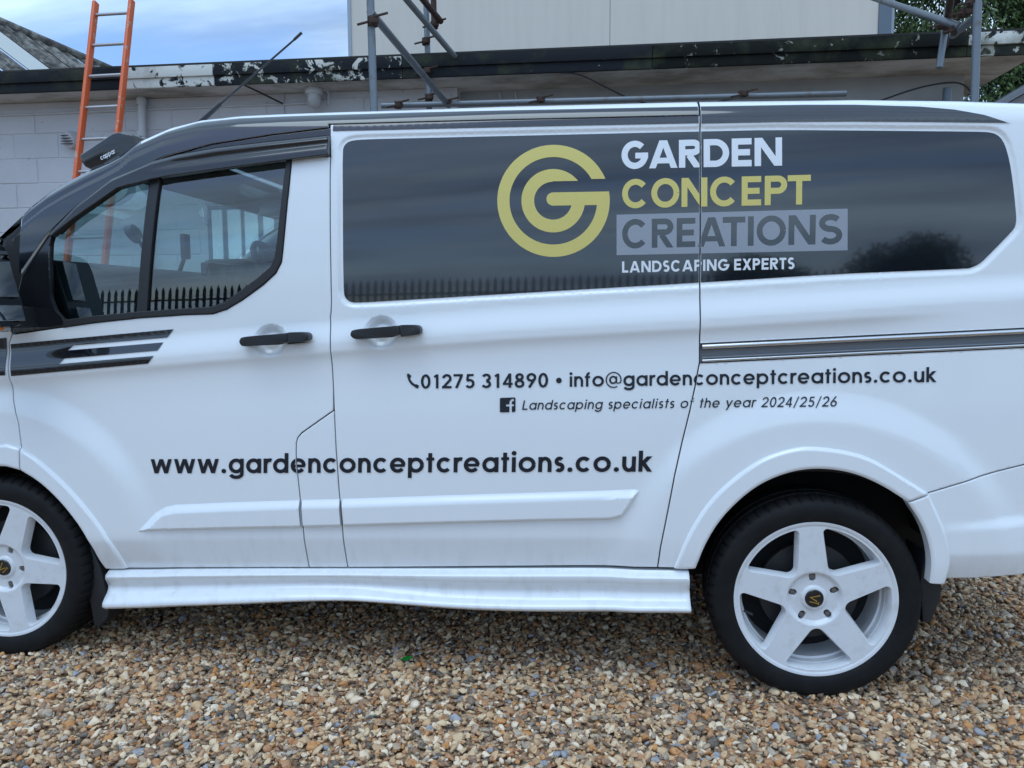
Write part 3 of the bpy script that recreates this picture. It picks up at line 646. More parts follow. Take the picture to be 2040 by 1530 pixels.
# --- side skirt
st,sbm=O_['sill_top'],[tuple(p) for p in smooth_line(O_['sill_bot'],2)]; ST,SBm=np.array(st),np.array(sbm)
def skirt(x,z):
    zt_=np.interp(x,ST[:,0],ST[:,1]); zb_=np.interp(x,SBm[:,0],SBm[:,1]); v=np.clip((zt_-z)/np.maximum(zt_-zb_,.02),-.1,1.05)
    k=_ss(1.1,1.75,x)
    base=-S(x,z,False)+ S(x,zt_+.02,False)
    prof=-.030*_ss(0,.14,v)+ .022*np.exp(-((v-(.45+.08*k))/.20)**2) -.020*_ss(.55+.15*k,.86,v)+.014*_ss(.90,1.02,v)
    return base+prof
SKX=np.array([(x,np.interp(x,ST[:,0],ST[:,1])+(np.interp(x,SBm[:,0],SBm[:,1])-np.interp(x,ST[:,0],ST[:,1]))*v) for x in np.linspace(.40,2.53,110) for v in np.linspace(.02,.98,32)])
keep(panel('side_skirt',st+rev(sbm),'white_paint',VP,gap=.0005,grid=False,extra=SKX,fn=skirt,flange=.09,detail=False,edge=.003))
# --- sliding-door rail
rp=np.array(RAIL)
keep(panel('rail_channel',RAIL,'rail_steel',VP,off=.022,gap=0,res=(.1,.02),flange=0,detail=False))
def rail_bar(a0,a1,off,r,m,nm):
    pts=[]
    for k in np.linspace(.006,1,24):
        tq=rp[0]+(rp[1]-rp[0])*min(k*1.28,1) if k*1.28<1 else rp[1]+(rp[2]-rp[1])*(k*1.28-1)/.28
        bq=rp[5]+(rp[4]-rp[5])*min(k*1.28,1) if k*1.28<1 else rp[4]+(rp[3]-rp[4])*(k*1.28-1)/.28
        p=tq+(bq-tq)*a0; pts.append((p[0],float(S(p[0],p[1],False))+off,p[1]))
    return keep(tube(nm,pts,r,m,VP,10))
rail_bar(.17,0,.004,.0085,'chrome','rail_lip'); rail_bar(.90,0,.004,.005,'chrome','rail_lip'); rail_bar(.76,0,.010,.0035,'rail_steel','rail_lip'); rail_bar(.04,0,.003,.0028,'black_plastic','rail_edge')
# --- handles
def handle(P,cut,nm):
    P=[tuple(p) for p in P]; c=np.mean(P,0)
    g=clip_half(P,cut[0],cut[1],1); k=clip_half(P,cut[0],cut[1],-1)
    if np.mean([p[0] for p in g])>np.mean([p[0] for p in k]): g,k=k,g
    y=float(S(c[0],c[1],False))
    root=None
    for part,poly,a,b in (('handle_grip',g,-.044,-.012),('handle_cap',k,-.042,.006)):
        L=smooth_line(poly,1,True)
        L,_=inset_poly(resample(L,.01),.0006)
        o=keep(prism(part,[tuple(q) for q in L],'Y',y+a,y+b,'black_plastic',VP,bev=.006,seg=3))
    x0=min(p[0] for p in P); zc=c[1]
    keep(box('handle_mount',(x0+.014,y-.006,[p for p in P if p[0]==x0][0][1]-.004),(.02,.03,.022),'black_plastic',VP,.004))
handle(O_['handle_f'],O_['hsplit'][:2],'f'); handle(O_['handle_s'],O_['hsplit'][2:],'s')
# --- dark inner shell behind the gaps and wheel wells
cab_hole=[tuple(p) for p in inset_poly(resample(gl_out,.05),-.012)[0]]
def well(wx,r,lo): return [(wx+r*math.cos(a),.34+r*math.sin(a)) for a in np.linspace(R(-20),R(200),40)]
xs=np.linspace(-.55,3.9,60)
shell=[(x,float(ztop(x))-.03) for x in xs]+[(3.9,.52),(3.45,.48)]+[(2.933+.46*math.cos(a),.34+.43*math.sin(a)) for a in np.linspace(R(22),R(175),30)]+[(2.45,.33),(.47,.27)]+[(.0+.43*math.cos(a),.34+.46*math.sin(a)) for a in np.linspace(R(5),R(175),30)]+[(-.55,.36)]
keep(panel('inner_shell',shell,'inner_dark',VP,holes=[cab_hole],off=.026,gap=0,res=(.08,.05),flange=0,detail=False,step=.04))
# ---- mirrored flank
for o in list(near):
    c=o.copy(); link(c); c.parent=van; c.matrix_parent_inverse=van.matrix_basis.inverted(); c.scale=(1,-1,1); c.location=(0,VW,0)

# --- roof skin, screen, bonnet, tail
def loft(name,xs,m,zf=None,crown=.035,t=.0035,ny=14,bow=0.,zmin=None):
    V=[];F=[]
    for x in xs:
        z0=float(ztop(x))-t; y0=float(S(x,z0))
        for k in range(ny+1):
            u=k/ny; y=y0+(VW-2*y0)*u; w=1-(2*u-1)**2
            b=bow(x) if callable(bow) else bow
            V.append((x-b*w**.8,y,z0+crown*(w**.6)))
    n=ny+1
    for i in range(len(xs)-1):
        for k in range(ny): a=i*n+k; F.append((a,a+n,a+n+1,a+1))
    return at_world(from_arrays(name,V,[f[::-1] for f in F],m,van,smooth=True))
xt=.60
loft('roof_panel',np.concatenate([np.linspace(xt,3.8,40),np.linspace(3.82,XR,10)]),'white_paint',crown=.032,bow=lambda x:.10*max(0,1-(x-xt)/.5))
loft('windscreen',np.linspace(-.02,xt-.005,16),'screen_glass',crown=.012,bow=lambda x:.10+.16*max(0,min(1,(xt-x)/.6)))
loft('bonnet',np.concatenate([np.linspace(-.97,-.6,12),np.linspace(-.56,-.03,10)]),'white_paint',crown=.05,bow=lambda x:.06+.20*max(0,(x+.97)/.95))
# tail doors and nose fascia
bm=bmesh.new(); bm_box(bm,(XR-.02,VW/2,1.20),(.05,VW-.30,1.42),.02); at_world(from_bm('tail_door',bm,'white_paint',van,True,40))
at_world(box('rear_glass',(XR+.008,VW/2,1.62),(.006,VW-.5,.46),'black_gloss',van,.003))
at_world(box('rear_bumper_beam',(XR-.03,VW/2,.62),(.12,VW-.34,.26),'white_paint',van,.04))
for yy in (.17,VW-.17): at_world(box('tail_lamp',(XR-.035,yy,1.22),(.06,.09,.62),'lens_red',van,.015))
at_world(box('grille',(-.985,VW/2,.83),(.05,.95,.16),'black_plastic',van,.02))
at_world(box('nose_bumper',(-.945,VW/2,.55),(.11,1.19,.48),'white_paint',van,.05))
# floor pans, dropped and widened to block light and darken the ground below; bulkhead
at_world(box('floor_pan',(1.3,VW/2,.37),(4.0,1.25,.16),'inner_dark',van))
at_world(box('floor_pan',(1.47,VW/2,.345),(1.95,1.78,.19),'inner_dark',van))
at_world(box('bulkhead',(1.50,VW/2,1.15),(.03,1.70,1.5),'inner_dark',van))
at_world(box('headlining',(1.08,VW/2,1.93),(.78,1.5,.02),'cab_light',van))
# wheel-well liners
def liner(wx,y0,y1):
    bm=bmesh.new(); a=np.linspace(R(17),R(163),30); r=.47
    A=[bm.verts.new((wx+r*math.cos(t),y0,.34+r*math.sin(t))) for t in a]; B=[bm.verts.new((wx+r*math.cos(t),y1,.34+r*math.sin(t))) for t in a]
    for i in range(len(a)-1): bm.faces.new((A[i],A[i+1],B[i+1],B[i]))
    bm.faces.new(B)
    at_world(from_bm('wheel_well',bm,'inner_dark',van))
for wx in (0,2.933):
    liner(wx,.035,.42); liner(wx,VW-.035,VW-.42)
    for yy in (.445,VW-.445): at_world(box('wheel_well_plate',(wx,yy,.62),(1.28,.02,.56),'inner_dark',van))

# --- cab interior
bm=bmesh.new()
dash=[(-.16,1.38),(-.02,1.455),(.16,1.490),(.34,1.475),(.46,1.43),(.52,1.32),(.48,1.1),(.40,.70),(-.1,.70)]
A=[bm.verts.new((u,.10,v)) for u,v in dash]; B=[bm.verts.new((u,VW-.10,v)) for u,v in dash]
bm.faces.new(A); bm.faces.new(B[::-1])
for i in range(len(A)): bm.faces.new((A[i],B[i],B[(i+1)%len(A)],A[(i+1)%len(A)]))
dd=at_world(from_bm('dashboard',bm,'cab_grey',van,True,50))
at_world(box('instrument_hood',(.30,1.42,1.51),(.24,.40,.10),'cab_grey',van,.035))
at_world(box('centre_screen',(.40,.98,1.46),(.05,.26,.12),'black_gloss',van,.01))
bm=bmesh.new(); ctr=Vector((.50,1.42,1.49)); ax=Vector((-.86,0,-.5)).normalized(); e1=Vector((0,1,0)); e2=ax.cross(e1)
ring=[ctr+(e1*math.cos(t)+e2*math.sin(t))*.185 for t in np.linspace(0,2*math.pi,41)]
bm_tube(bm,ring,.016,10,False)
for t in (R(0),R(180),R(270),R(90)): bm_tube(bm,[ctr+(e1*math.cos(t)+e2*math.sin(t))*.18,ctr+ax*.03],.013,8)
bm_tube(bm,[ctr+ax*.0,ctr+ax*.05],.055,14); at_world(from_bm('steering_wheel',bm,'cab_grey',van,True,50))
# phone cradle on a stalk, and a round dash gadget
at_world(tube('phone_stalk',[(.20,.98,1.48),(.23,.97,1.54),(.245,.96,1.58)],.010,'black_plastic',van,8))
at_world(box('phone_cradle',(.25,.955,1.60),(.03,.05,.12),'black_plastic',van,.008))
at_world(tube('dash_stalk',[(.22,.72,1.48),(.20,.70,1.56),(.18,.69,1.61)],.008,'black_plastic',van,8))
bm=bmesh.new(); bmesh.ops.create_cone(bm,segments=20,radius1=.045,radius2=.035,depth=.03,cap_ends=True,matrix=Matrix.Translation((.165,.68,1.64))@Matrix.Rotation(R(60),4,'Y')); at_world(from_bm('dash_gadget',bm,'black_plastic',van,True,40))
# screen-pillar trim, both sides, and mirror
for sgn in (0,1):
    pts=[]
    for x in np.linspace(.05,.72,14):
        z=float(ztop(x))-.045; y=float(S(x,z,False))+.055; pts.append((x+.03,VW-y if sgn else y,z))
    at_world(tube('pillar_trim',pts,.030,'cab_light' if sgn else 'cab_grey',van,10))
at_world(box('inside_mirror',(.55,.98,1.80),(.04,.24,.07),'black_plastic',van,.02))
for yy in (.45,1.48):
    st_=at_world(box('seat',(1.16,yy,.90),(.50,.52,.16),'seat_cloth',van,.05)); at_world(box('seat_back',(1.40,yy,1.28),(.14,.50,.66),'seat_cloth',van,.05,Matrix.Rotation(R(8),3,'Y')))
    at_world(box('headrest',(1.44,yy,1.70),(.10,.28,.18),'seat_cloth',van,.04))
for sgn in (0,1):
    y=.12 if not sgn else VW-.12
    at_world(box('door_card',(.80,y,.92),(.92,.05,.50),'cab_grey',van,.02))
    dc=[(.36,y,1.205),(1.20,y,1.255)]
    at_world(tube('door_capping',dc,.028,'cab_grey',van,10))

# --- door mirror
def mirror(side):
    yy=lambda y: y if side==0 else VW-y
    sg=1 if side==0 else -1
    prof=[(-.10,-.10),(-.085,-.155),(.0,-.175),(.10,-.165),(.125,-.14),(.125,.14),(.10,.165),(0,.175),(-.085,.14)]
    bm=bmesh.new(); rings=[]
    # stations along x (front shell to rim), each a rounded rectangle in y,z
    for x,w,h in ((-.06,.05,.17),(-.03,.09,.245),(.04,.108,.285),(.13,.114,.303),(.19,.112,.300),(.197,.106,.292)):
        ring=[]
        for t in np.linspace(0,2*math.pi,29)[:-1]:
            c_,s_=math.cos(t),math.sin(t); p=4.5
            ry=math.copysign(abs(c_)**(2/p),c_)*w; rz=math.copysign(abs(s_)**(2/p),s_)*h/2
            taper=1+.12*(rz/(h/2))*0
            ring.append(bm.verts.new((x-.26*rz,yy(-.185+ry*taper+.03*rz),1.395+rz)))
        rings.append(ring)
    for i in range(len(rings)-1):
        for k in range(28): bm.faces.new((rings[i][k],rings[i][(k+1)%28],rings[i+1][(k+1)%28],rings[i+1][k]))
    bm.faces.new(rings[0]); bm.faces.new(rings[-1])
    h=at_world(from_bm('door_mirror',bm,'black_gloss',van,True,35))
    def sub(o): o.parent=h; return o
    rx=Matrix.Rotation(R(-9)*sg,3,'Z')@Matrix.Rotation(R(-14.5),3,'Y')
    sub(box('mirror_pane',(.188,yy(-.185),1.425),(.006,.170,.165),'mirror_glass',None,.002,rx))
    sub(box('mirror_pane',(.225,yy(-.185),1.292),(.006,.155,.055),'mirror_glass',None,.002,rx))
    sub(box('indicator_lens',(.195,yy(-.20),1.240),(.06,.10,.024),'lens_clear',None,.01)); sub(box('indicator_bulb',(.222,yy(-.20),1.240),(.014,.03,.012),'lens_amber',None,.006))
    sub(prism('mirror_arm',[(.02,1.26),(.19,1.24),(.18,1.31),(.03,1.33)],'Y',yy(-.12),yy(.03),'black_plastic',None,bev=.008))
mirror(0); mirror(1)

# --- sun visor across the screen
vp=[(.309,1.870),(.314,1.845),(.328,1.827),(.354,1.815),(.422,1.839),(.541,1.890),(.531,1.929),(.520,1.940),(.468,1.949),(.442,1.944)]
vz=prism('sun_visor',vp,'Y',.13,VW-.13,'black_gloss',van,bev=.010,seg=3); at_world(vz)
at_world(prism('visor_bracket',[(.36,1.800),(.40,1.80),(.60,1.905),(.56,1.915)],'Y',.145,.17,'black_plastic',van))
for (x,z) in ((.335,1.885),(.445,1.955)):
    at_world(tube('visor_bolt',[(x,.30,z-.02),(x-.006,.30,z+.012)],.014,'black_plastic',van,12))
# --- aerial
at_world(tube('aerial',[(.585,.45,2.024),(.63,.45,2.06),(.706,.45,2.119),(.707,.45,2.12),(1.015,.45,2.350),(1.020,.45,2.354),(1.05,.45,2.378)],[.012,.010,.008,.0042,.0038,.0055,.0055],'black_plastic',van,10))

# --- mud flaps
for sgn in (0,1):
    f=(lambda y:y) if sgn==0 else (lambda y:VW-y)
    a,b=sorted((f(.035),f(.20)))
    at_world(prism('mud_flap',[(.292,.46),(.335,.43),(.372,.34),(.398,.20),(.388,.150),(.352,.112),(.330,.115),(.318,.24),(.285,.38)],'Y',a,b,'mud_rubber',van,bev=.006))
    at_world(prism('mud_flap',[(3.285,.50),(3.326,.474),(3.338,.468),(3.343,.40),(3.342,.34),(3.315,.258),(3.29,.262),(3.275,.40)],'Y',a,b,'mud_rubber',van,bev=.006))

# ------------------------------------------------------------------ wheels
def make_rim_mesh():
    # five flat spokes with rounded windows, face looks to -y
    Ro,Rw,hw=.2625,.243,.0415
    def fy(r):
        y=.014*(1-_ss(.078,.092,r))
        y=y+np.where(r>.25,-.003*_ss(.250,.254,r),0); return y+.004*_ss(.10,.24,r)*-1
    circle=[(Ro*math.cos(a),Ro*math.sin(a)) for a in np.linspace(0,2*math.pi,181)[:-1]]
    wins=[]
    s36=math.sin(R(36)); 
    for k in range(5):
        mid=R(95-36+72*k)
        # local frame: u along mid direction, v across
        be=R(40.5); q=(.17*math.cos(R(36))+hw*s36,.17*s36-hw*math.cos(R(36)))      # spokes taper slightly outwards
        u0=q[0]-q[1]/math.tan(be); rr=.030; cu=u0+rr/math.sin(be); pts=[]
        for t in np.linspace(math.pi/2+be,1.5*math.pi-be,11): pts.append((cu+rr*math.cos(t),rr*math.sin(t)))
        rc=.014; dv=np.array((math.cos(be),math.sin(be))); nv=np.array((math.sin(be),-math.cos(be))); o0=np.array((u0,0))+rc*nv
        bq=o0@dv; tq=-bq+math.sqrt(bq*bq-(o0@o0-(Rw-rc)**2)); cc=o0+dv*tq; ph=math.atan2(cc[1],cc[0]); t1=math.pi/2+be
        up_=[(cc[0]+rc*math.cos(t),cc[1]+rc*math.sin(t)) for t in np.linspace(ph,t1,7)]
        pts+=[(a,-b) for a,b in up_[::-1]]+[(Rw*math.cos(t),Rw*math.sin(t)) for t in np.linspace(-ph,ph,16)[1:-1]]+up_
        c_,s_=math.cos(mid),math.sin(mid)
        wins.append([(u*c_-v*s_,u*s_+v*c_) for u,v in pts])
    lugs=[]
    for k in range(5):
        a=R(95+72*k); c_,s_=math.cos(a),math.sin(a); L=[]
        for t in np.linspace(0,2*math.pi,17)[:-1]:
            u=.070+.012*math.cos(t)+(.005 if math.cos(t)>0 else -.003); v=.0120*math.sin(t); L.append((u*c_-v*s_,u*s_+v*c_))
        lugs.append(L)
    cap=[(.0305*math.cos(t),.0305*math.sin(t)) for t in np.linspace(0,2*math.pi,33)[:-1]]
    loops=[circle]+wins+lugs+[cap]
    pts=[p for L in loops for p in L]; faces=[];k=0
    for L in loops: faces.append(list(range(k,k+len(L)))); k+=len(L)
    for r,n in ((.034,32),(.0385,32),(.044,32),(.052,36),(.078,60),(.083,60),(.088,60),(.092,60),(.096,60),(.12,60),(.14,60),(.17,60),(.20,60),(.2475,120),(.250,120),(.252,120),(.254,120)):
        for t in np.linspace(0,2*math.pi,n+1)[:-1]: pts.append((r*math.cos(t),r*math.sin(t)))
    vc,_,tf,_,_,of=delaunay_2d_cdt([Vector(p) for p in pts],[],faces,0,1e-6)
    tris=[tuple(t) for t,o in zip(tf,of) if list(o)==[0]]
    vc=np.array([tuple(p) for p in vc]); r=np.hypot(vc[:,0],vc[:,1]); y=fy(r); y=y-.008*_ss(.044,.0365,r)
    V=[tuple(p) for p in np.stack([vc[:,0],y,vc[:,1]],1)]; F=list(tris)
    def wall(L,d,shrink,cc=None):
        L=np.array(L); b=len(V); rr=np.hypot(L[:,0],L[:,1]); y0=fy(rr); n=len(L); c=L.mean(0)
        steps=((0,0.),(.0035,.0022),(d,shrink))
        for dy,sh in steps:
            Q,_=inset_poly(L,sh) if area2(L)>0 else (L,None)
            for i in range(n): V.append((Q[i][0],y0[i]+dy,Q[i][1]))
        for s_ in range(len(steps)-1):
            for i in range(n): j=(i+1)%n; F.append((b+s_*n+i,b+s_*n+j,b+(s_+1)*n+j,b+(s_+1)*n+i))
    for L in wins: wall(L,.038,.0075)
    for L in lugs: wall(L,.022,.0005)
    me=bpy.data.meshes.new('rim'); me.from_pydata(V,[],F); me.update()
    me.polygons.foreach_set('use_smooth',[True]*len(F)); me.set_sharp_from_angle(angle=R(38)); me.materials.append(MATS['rim_white']); return me
rim_me=make_rim_mesh()
def tyre_mesh():
    RT=.345; seg=288
    prof=[(.255,.010),(.262,-.004),(.268,-.009),(.280,-.013),(.300,-.016),(.318,-.014),(.329,-.008),(.336,.002),(.3405,.012),(.3425,.020),(.3445,.034),(.345,.052),(.338,.054),(.338,.063),(.345,.065),(.345,.105),(.338,.107),(.338,.117),(.345,.119),(.345,.17),(.343,.19),(.330,.222),(.29,.228),(.25,.215)]
    bm=bmesh.new(); rings=[]
    for k in range(seg):
        a=2*math.pi*k/seg; g=(k%5==0); row=[]
        for i,(r,h) in enumerate(prof):
            if g and 7<=i<=11: r=r-.0055
            row.append(bm.verts.new((r*math.cos(a+(i-9)*.004*(1 if i<12 else 0)),h,r*math.sin(a+(i-9)*.004*(1 if i<12 else 0)))))
        rings.append(row)
    for k in range(seg):
        A,B=rings[k],rings[(k+1)%seg]
        for i in range(len(prof)-1): bm.faces.new((A[i],A[i+1],B[i+1],B[i]))
    bmesh.ops.recalc_face_normals(bm,faces=bm.faces)
    me=bpy.data.meshes.new('tyre'); bm.to_mesh(me); bm.free(); me.polygons.foreach_set('use_smooth',[True]*len(me.polygons)); me.set_sharp_from_angle(angle=R(32)); me.materials.append(MATS['tyre_rubber']); return me
tyre_me=tyre_mesh()
def lathe_mesh(name,prof,m,seg=96):
    bm=bmesh.new(); bm_lathe(bm,prof,(0,0,0),'Y',seg); bmesh.ops.recalc_face_normals(bm,faces=bm.faces); me=bpy.data.meshes.new(name); bm.to_mesh(me); bm.free()
    me.polygons.foreach_set('use_smooth',[True]*len(me.polygons)); me.set_sharp_from_angle(angle=R(35)); me.materials.append(MATS[m]); return me
barrel_me=lathe_mesh('barrel',[(.2625,-.007),(.2640,.004),(.258,.012),(.248,.022),(.243,.036),(.234,.040),(.232,.062),(.226,.066),(.224,.20),(.24,.215)],'rim_white')
disc_me=lathe_mesh('disc',[(.001,.075),(.085,.075),(.085,.085),(.165,.085),(.165,.105),(.001,.105)],'brake_dark',64)
back_me=lathe_mesh('back',[(.001,.16),(.226,.16),(.226,.17)],'inner_dark',48)
cap_me=lathe_mesh('cap',[(.0005,.002),(.028,.0025),(.0300,.0045),(.0302,.016)],'black_gloss',40)
bm=bmesh.new(); bmesh.ops.create_cone(bm,segments=6,radius1=.0100,radius2=.0094,depth=.014,cap_ends=True,matrix=Matrix.Rotation(R(90),4,'X')); nut_me=bpy.data.meshes.new('nut'); bm.to_mesh(nut_me); bm.free(); nut_me.materials.append(MATS['nut_steel'])
def stroke_quads(pts,w):
    pts=[np.array(p,float) for p in pts]; L=[];Rr=[]
    for i,p in enumerate(pts):
        a=pts[max(i-1,0)]; b=pts[min(i+1,len(pts)-1)]
        if 0<i<len(pts)-1:
            d1=(p-a)/max(np.hypot(*(p-a)),1e-9); d2=(b-p)/max(np.hypot(*(b-p)),1e-9); t=d1+d2; t/=max(np.hypot(*t),1e-9); n=np.array([-t[1],t[0]]); c=max(.5,n@np.array([-d1[1],d1[0]])); n=n/c
        else:
            t=(b-a)/max(np.hypot(*(b-a)),1e-9); n=np.array([-t[1],t[0]])
        L.append(p+n*w/2); Rr.append(p-n*w/2)
    return [[L[i],L[i+1],Rr[i+1],Rr[i]][::-1] for i in range(len(pts)-1)]
def union2d(quads,neg=(),keep_fn=None):
    pts=[];faces=[]
    for q in list(quads)+list(neg):
        faces.append(list(range(len(pts),len(pts)+len(q)))); pts+= [Vector((float(a),float(b))) for a,b in q]
    npos=len(quads)
    vc,_,tf,_,_,of=delaunay_2d_cdt(pts,[],faces,0,1e-6)
    out=[]
    for t,o in zip(tf,of):
        if keep_fn: ok=keep_fn(set(o))
        else: ok=any(i<npos for i in o) and not any(i>=npos for i in o)
        if ok: out.append(tuple(t))
    return np.array([tuple(p) for p in vc]),out
def flat_xz(name,vc,tris,y,m,parent):
    V=[(p[0],y,p[1]) for p in vc]; return from_arrays(name,V,tris,m,parent)
v_,t_=union2d(stroke_quads([(-.013,.013),(-.002,-.012),(.006,.008)],.0032)+stroke_quads([(.011,.013),(.011,-.012)],.0028)+stroke_quads([(.006,.013),(.015,.013)],.002))
badge_me=bpy.data.meshes.new('badge'); badge_me.from_pydata([(p[0]*1.15,.0012,p[1]*1.15) for p in v_],[],t_); badge_me.materials.append(MATS['gold'])
def wheel(x,y,side,spin,bspin):
    w=bpy.data.objects.new('wheel',None); link(w,van); w.matrix_parent_inverse=van.matrix_basis.inverted(); w.location=(x,y,.34); w.rotation_euler=(0,-R(spin),0 if side==0 else math.pi)
    for nm,me in (('tyre',tyre_me),('rim',rim_me),('rim_barrel',barrel_me),('brake_disc',disc_me),('wheel_back',back_me),('centre_cap',cap_me)):
        link(bpy.data.objects.new(nm,me),w)
    b=link(bpy.data.objects.new('cap_badge',badge_me),w); b.rotation_euler=(0,-R(bspin),0)
    for k in range(5):
        a=R(95+72*k); n=link(bpy.data.objects.new('wheel_nut',nut_me),w); n.location=(.0705*math.cos(a),.024,.0705*math.sin(a))
    link(bpy.data.objects.new('tyre_valve',valve_me),w)
bm=bmesh.new(); bm_tube(bm,[(-.222,.03,-.06),(-.205,.02,-.065),(-.195,.015,-.068)],.005,8); bmesh.ops.recalc_face_normals(bm,faces=bm.faces); valve_me=bpy.data.meshes.new('valve'); bm.to_mesh(valve_me); bm.free(); valve_me.materials.append(MATS['cable_black'])
wheel(2.933,.0,0,0,-100); wheel(0,.0,0,-27,-20); wheel(2.933,VW,1,20,0); wheel(0,VW,1,44,0)
# ------------------------------------------------------------------ lettering (own stroke alphabet, cut vinyl on the flank)
def arc(cx,cy,rx,ry,a0,a1,n=20): return [(cx+rx*math.cos(R(a)),cy+ry*math.sin(R(a))) for a in np.linspace(a0,a1,n)]
def clip_y(q,lo,hi):
    for s_,lim in ((1,lo),(-1,hi)):
        out=[]
        for i in range(len(q)):
            a,b=q[i],q[(i+1)%len(q)]; da,db=s_*(a[1]-lim),s_*(b[1]-lim)
            if da>=0: out.append(a)
            if (da>=0)!=(db>=0): k=da/(da-db); out.append((a[0]+(b[0]-a[0])*k,a[1]+(b[1]-a[1])*k))
        q=out
        if len(q)<3: return None
    return q
def glyph(c,W,w,xh=.73):
    Q=glyph0(c,W,w,xh)
    if c in 'ANRX147Z': return [q for q in (clip_y(q,0,1) for q in Q) if q]
    if c in '69': return [q for q in (clip_y(q,-.02,1.012) for q in Q) if q]
    if c in 'vwk': return [q for q in (clip_y(q,0,xh if c!='k' else 1) for q in Q) if q]
    if c=='y': return [q for q in (clip_y(q,-.27,xh) for q in Q) if q]
    return Q
def ext(a,b,e=.18):
    a,b=np.array(a,float),np.array(b,float); d=(b-a)/np.hypot(*(b-a)); return [tuple(a-d*e),tuple(b+d*e)]
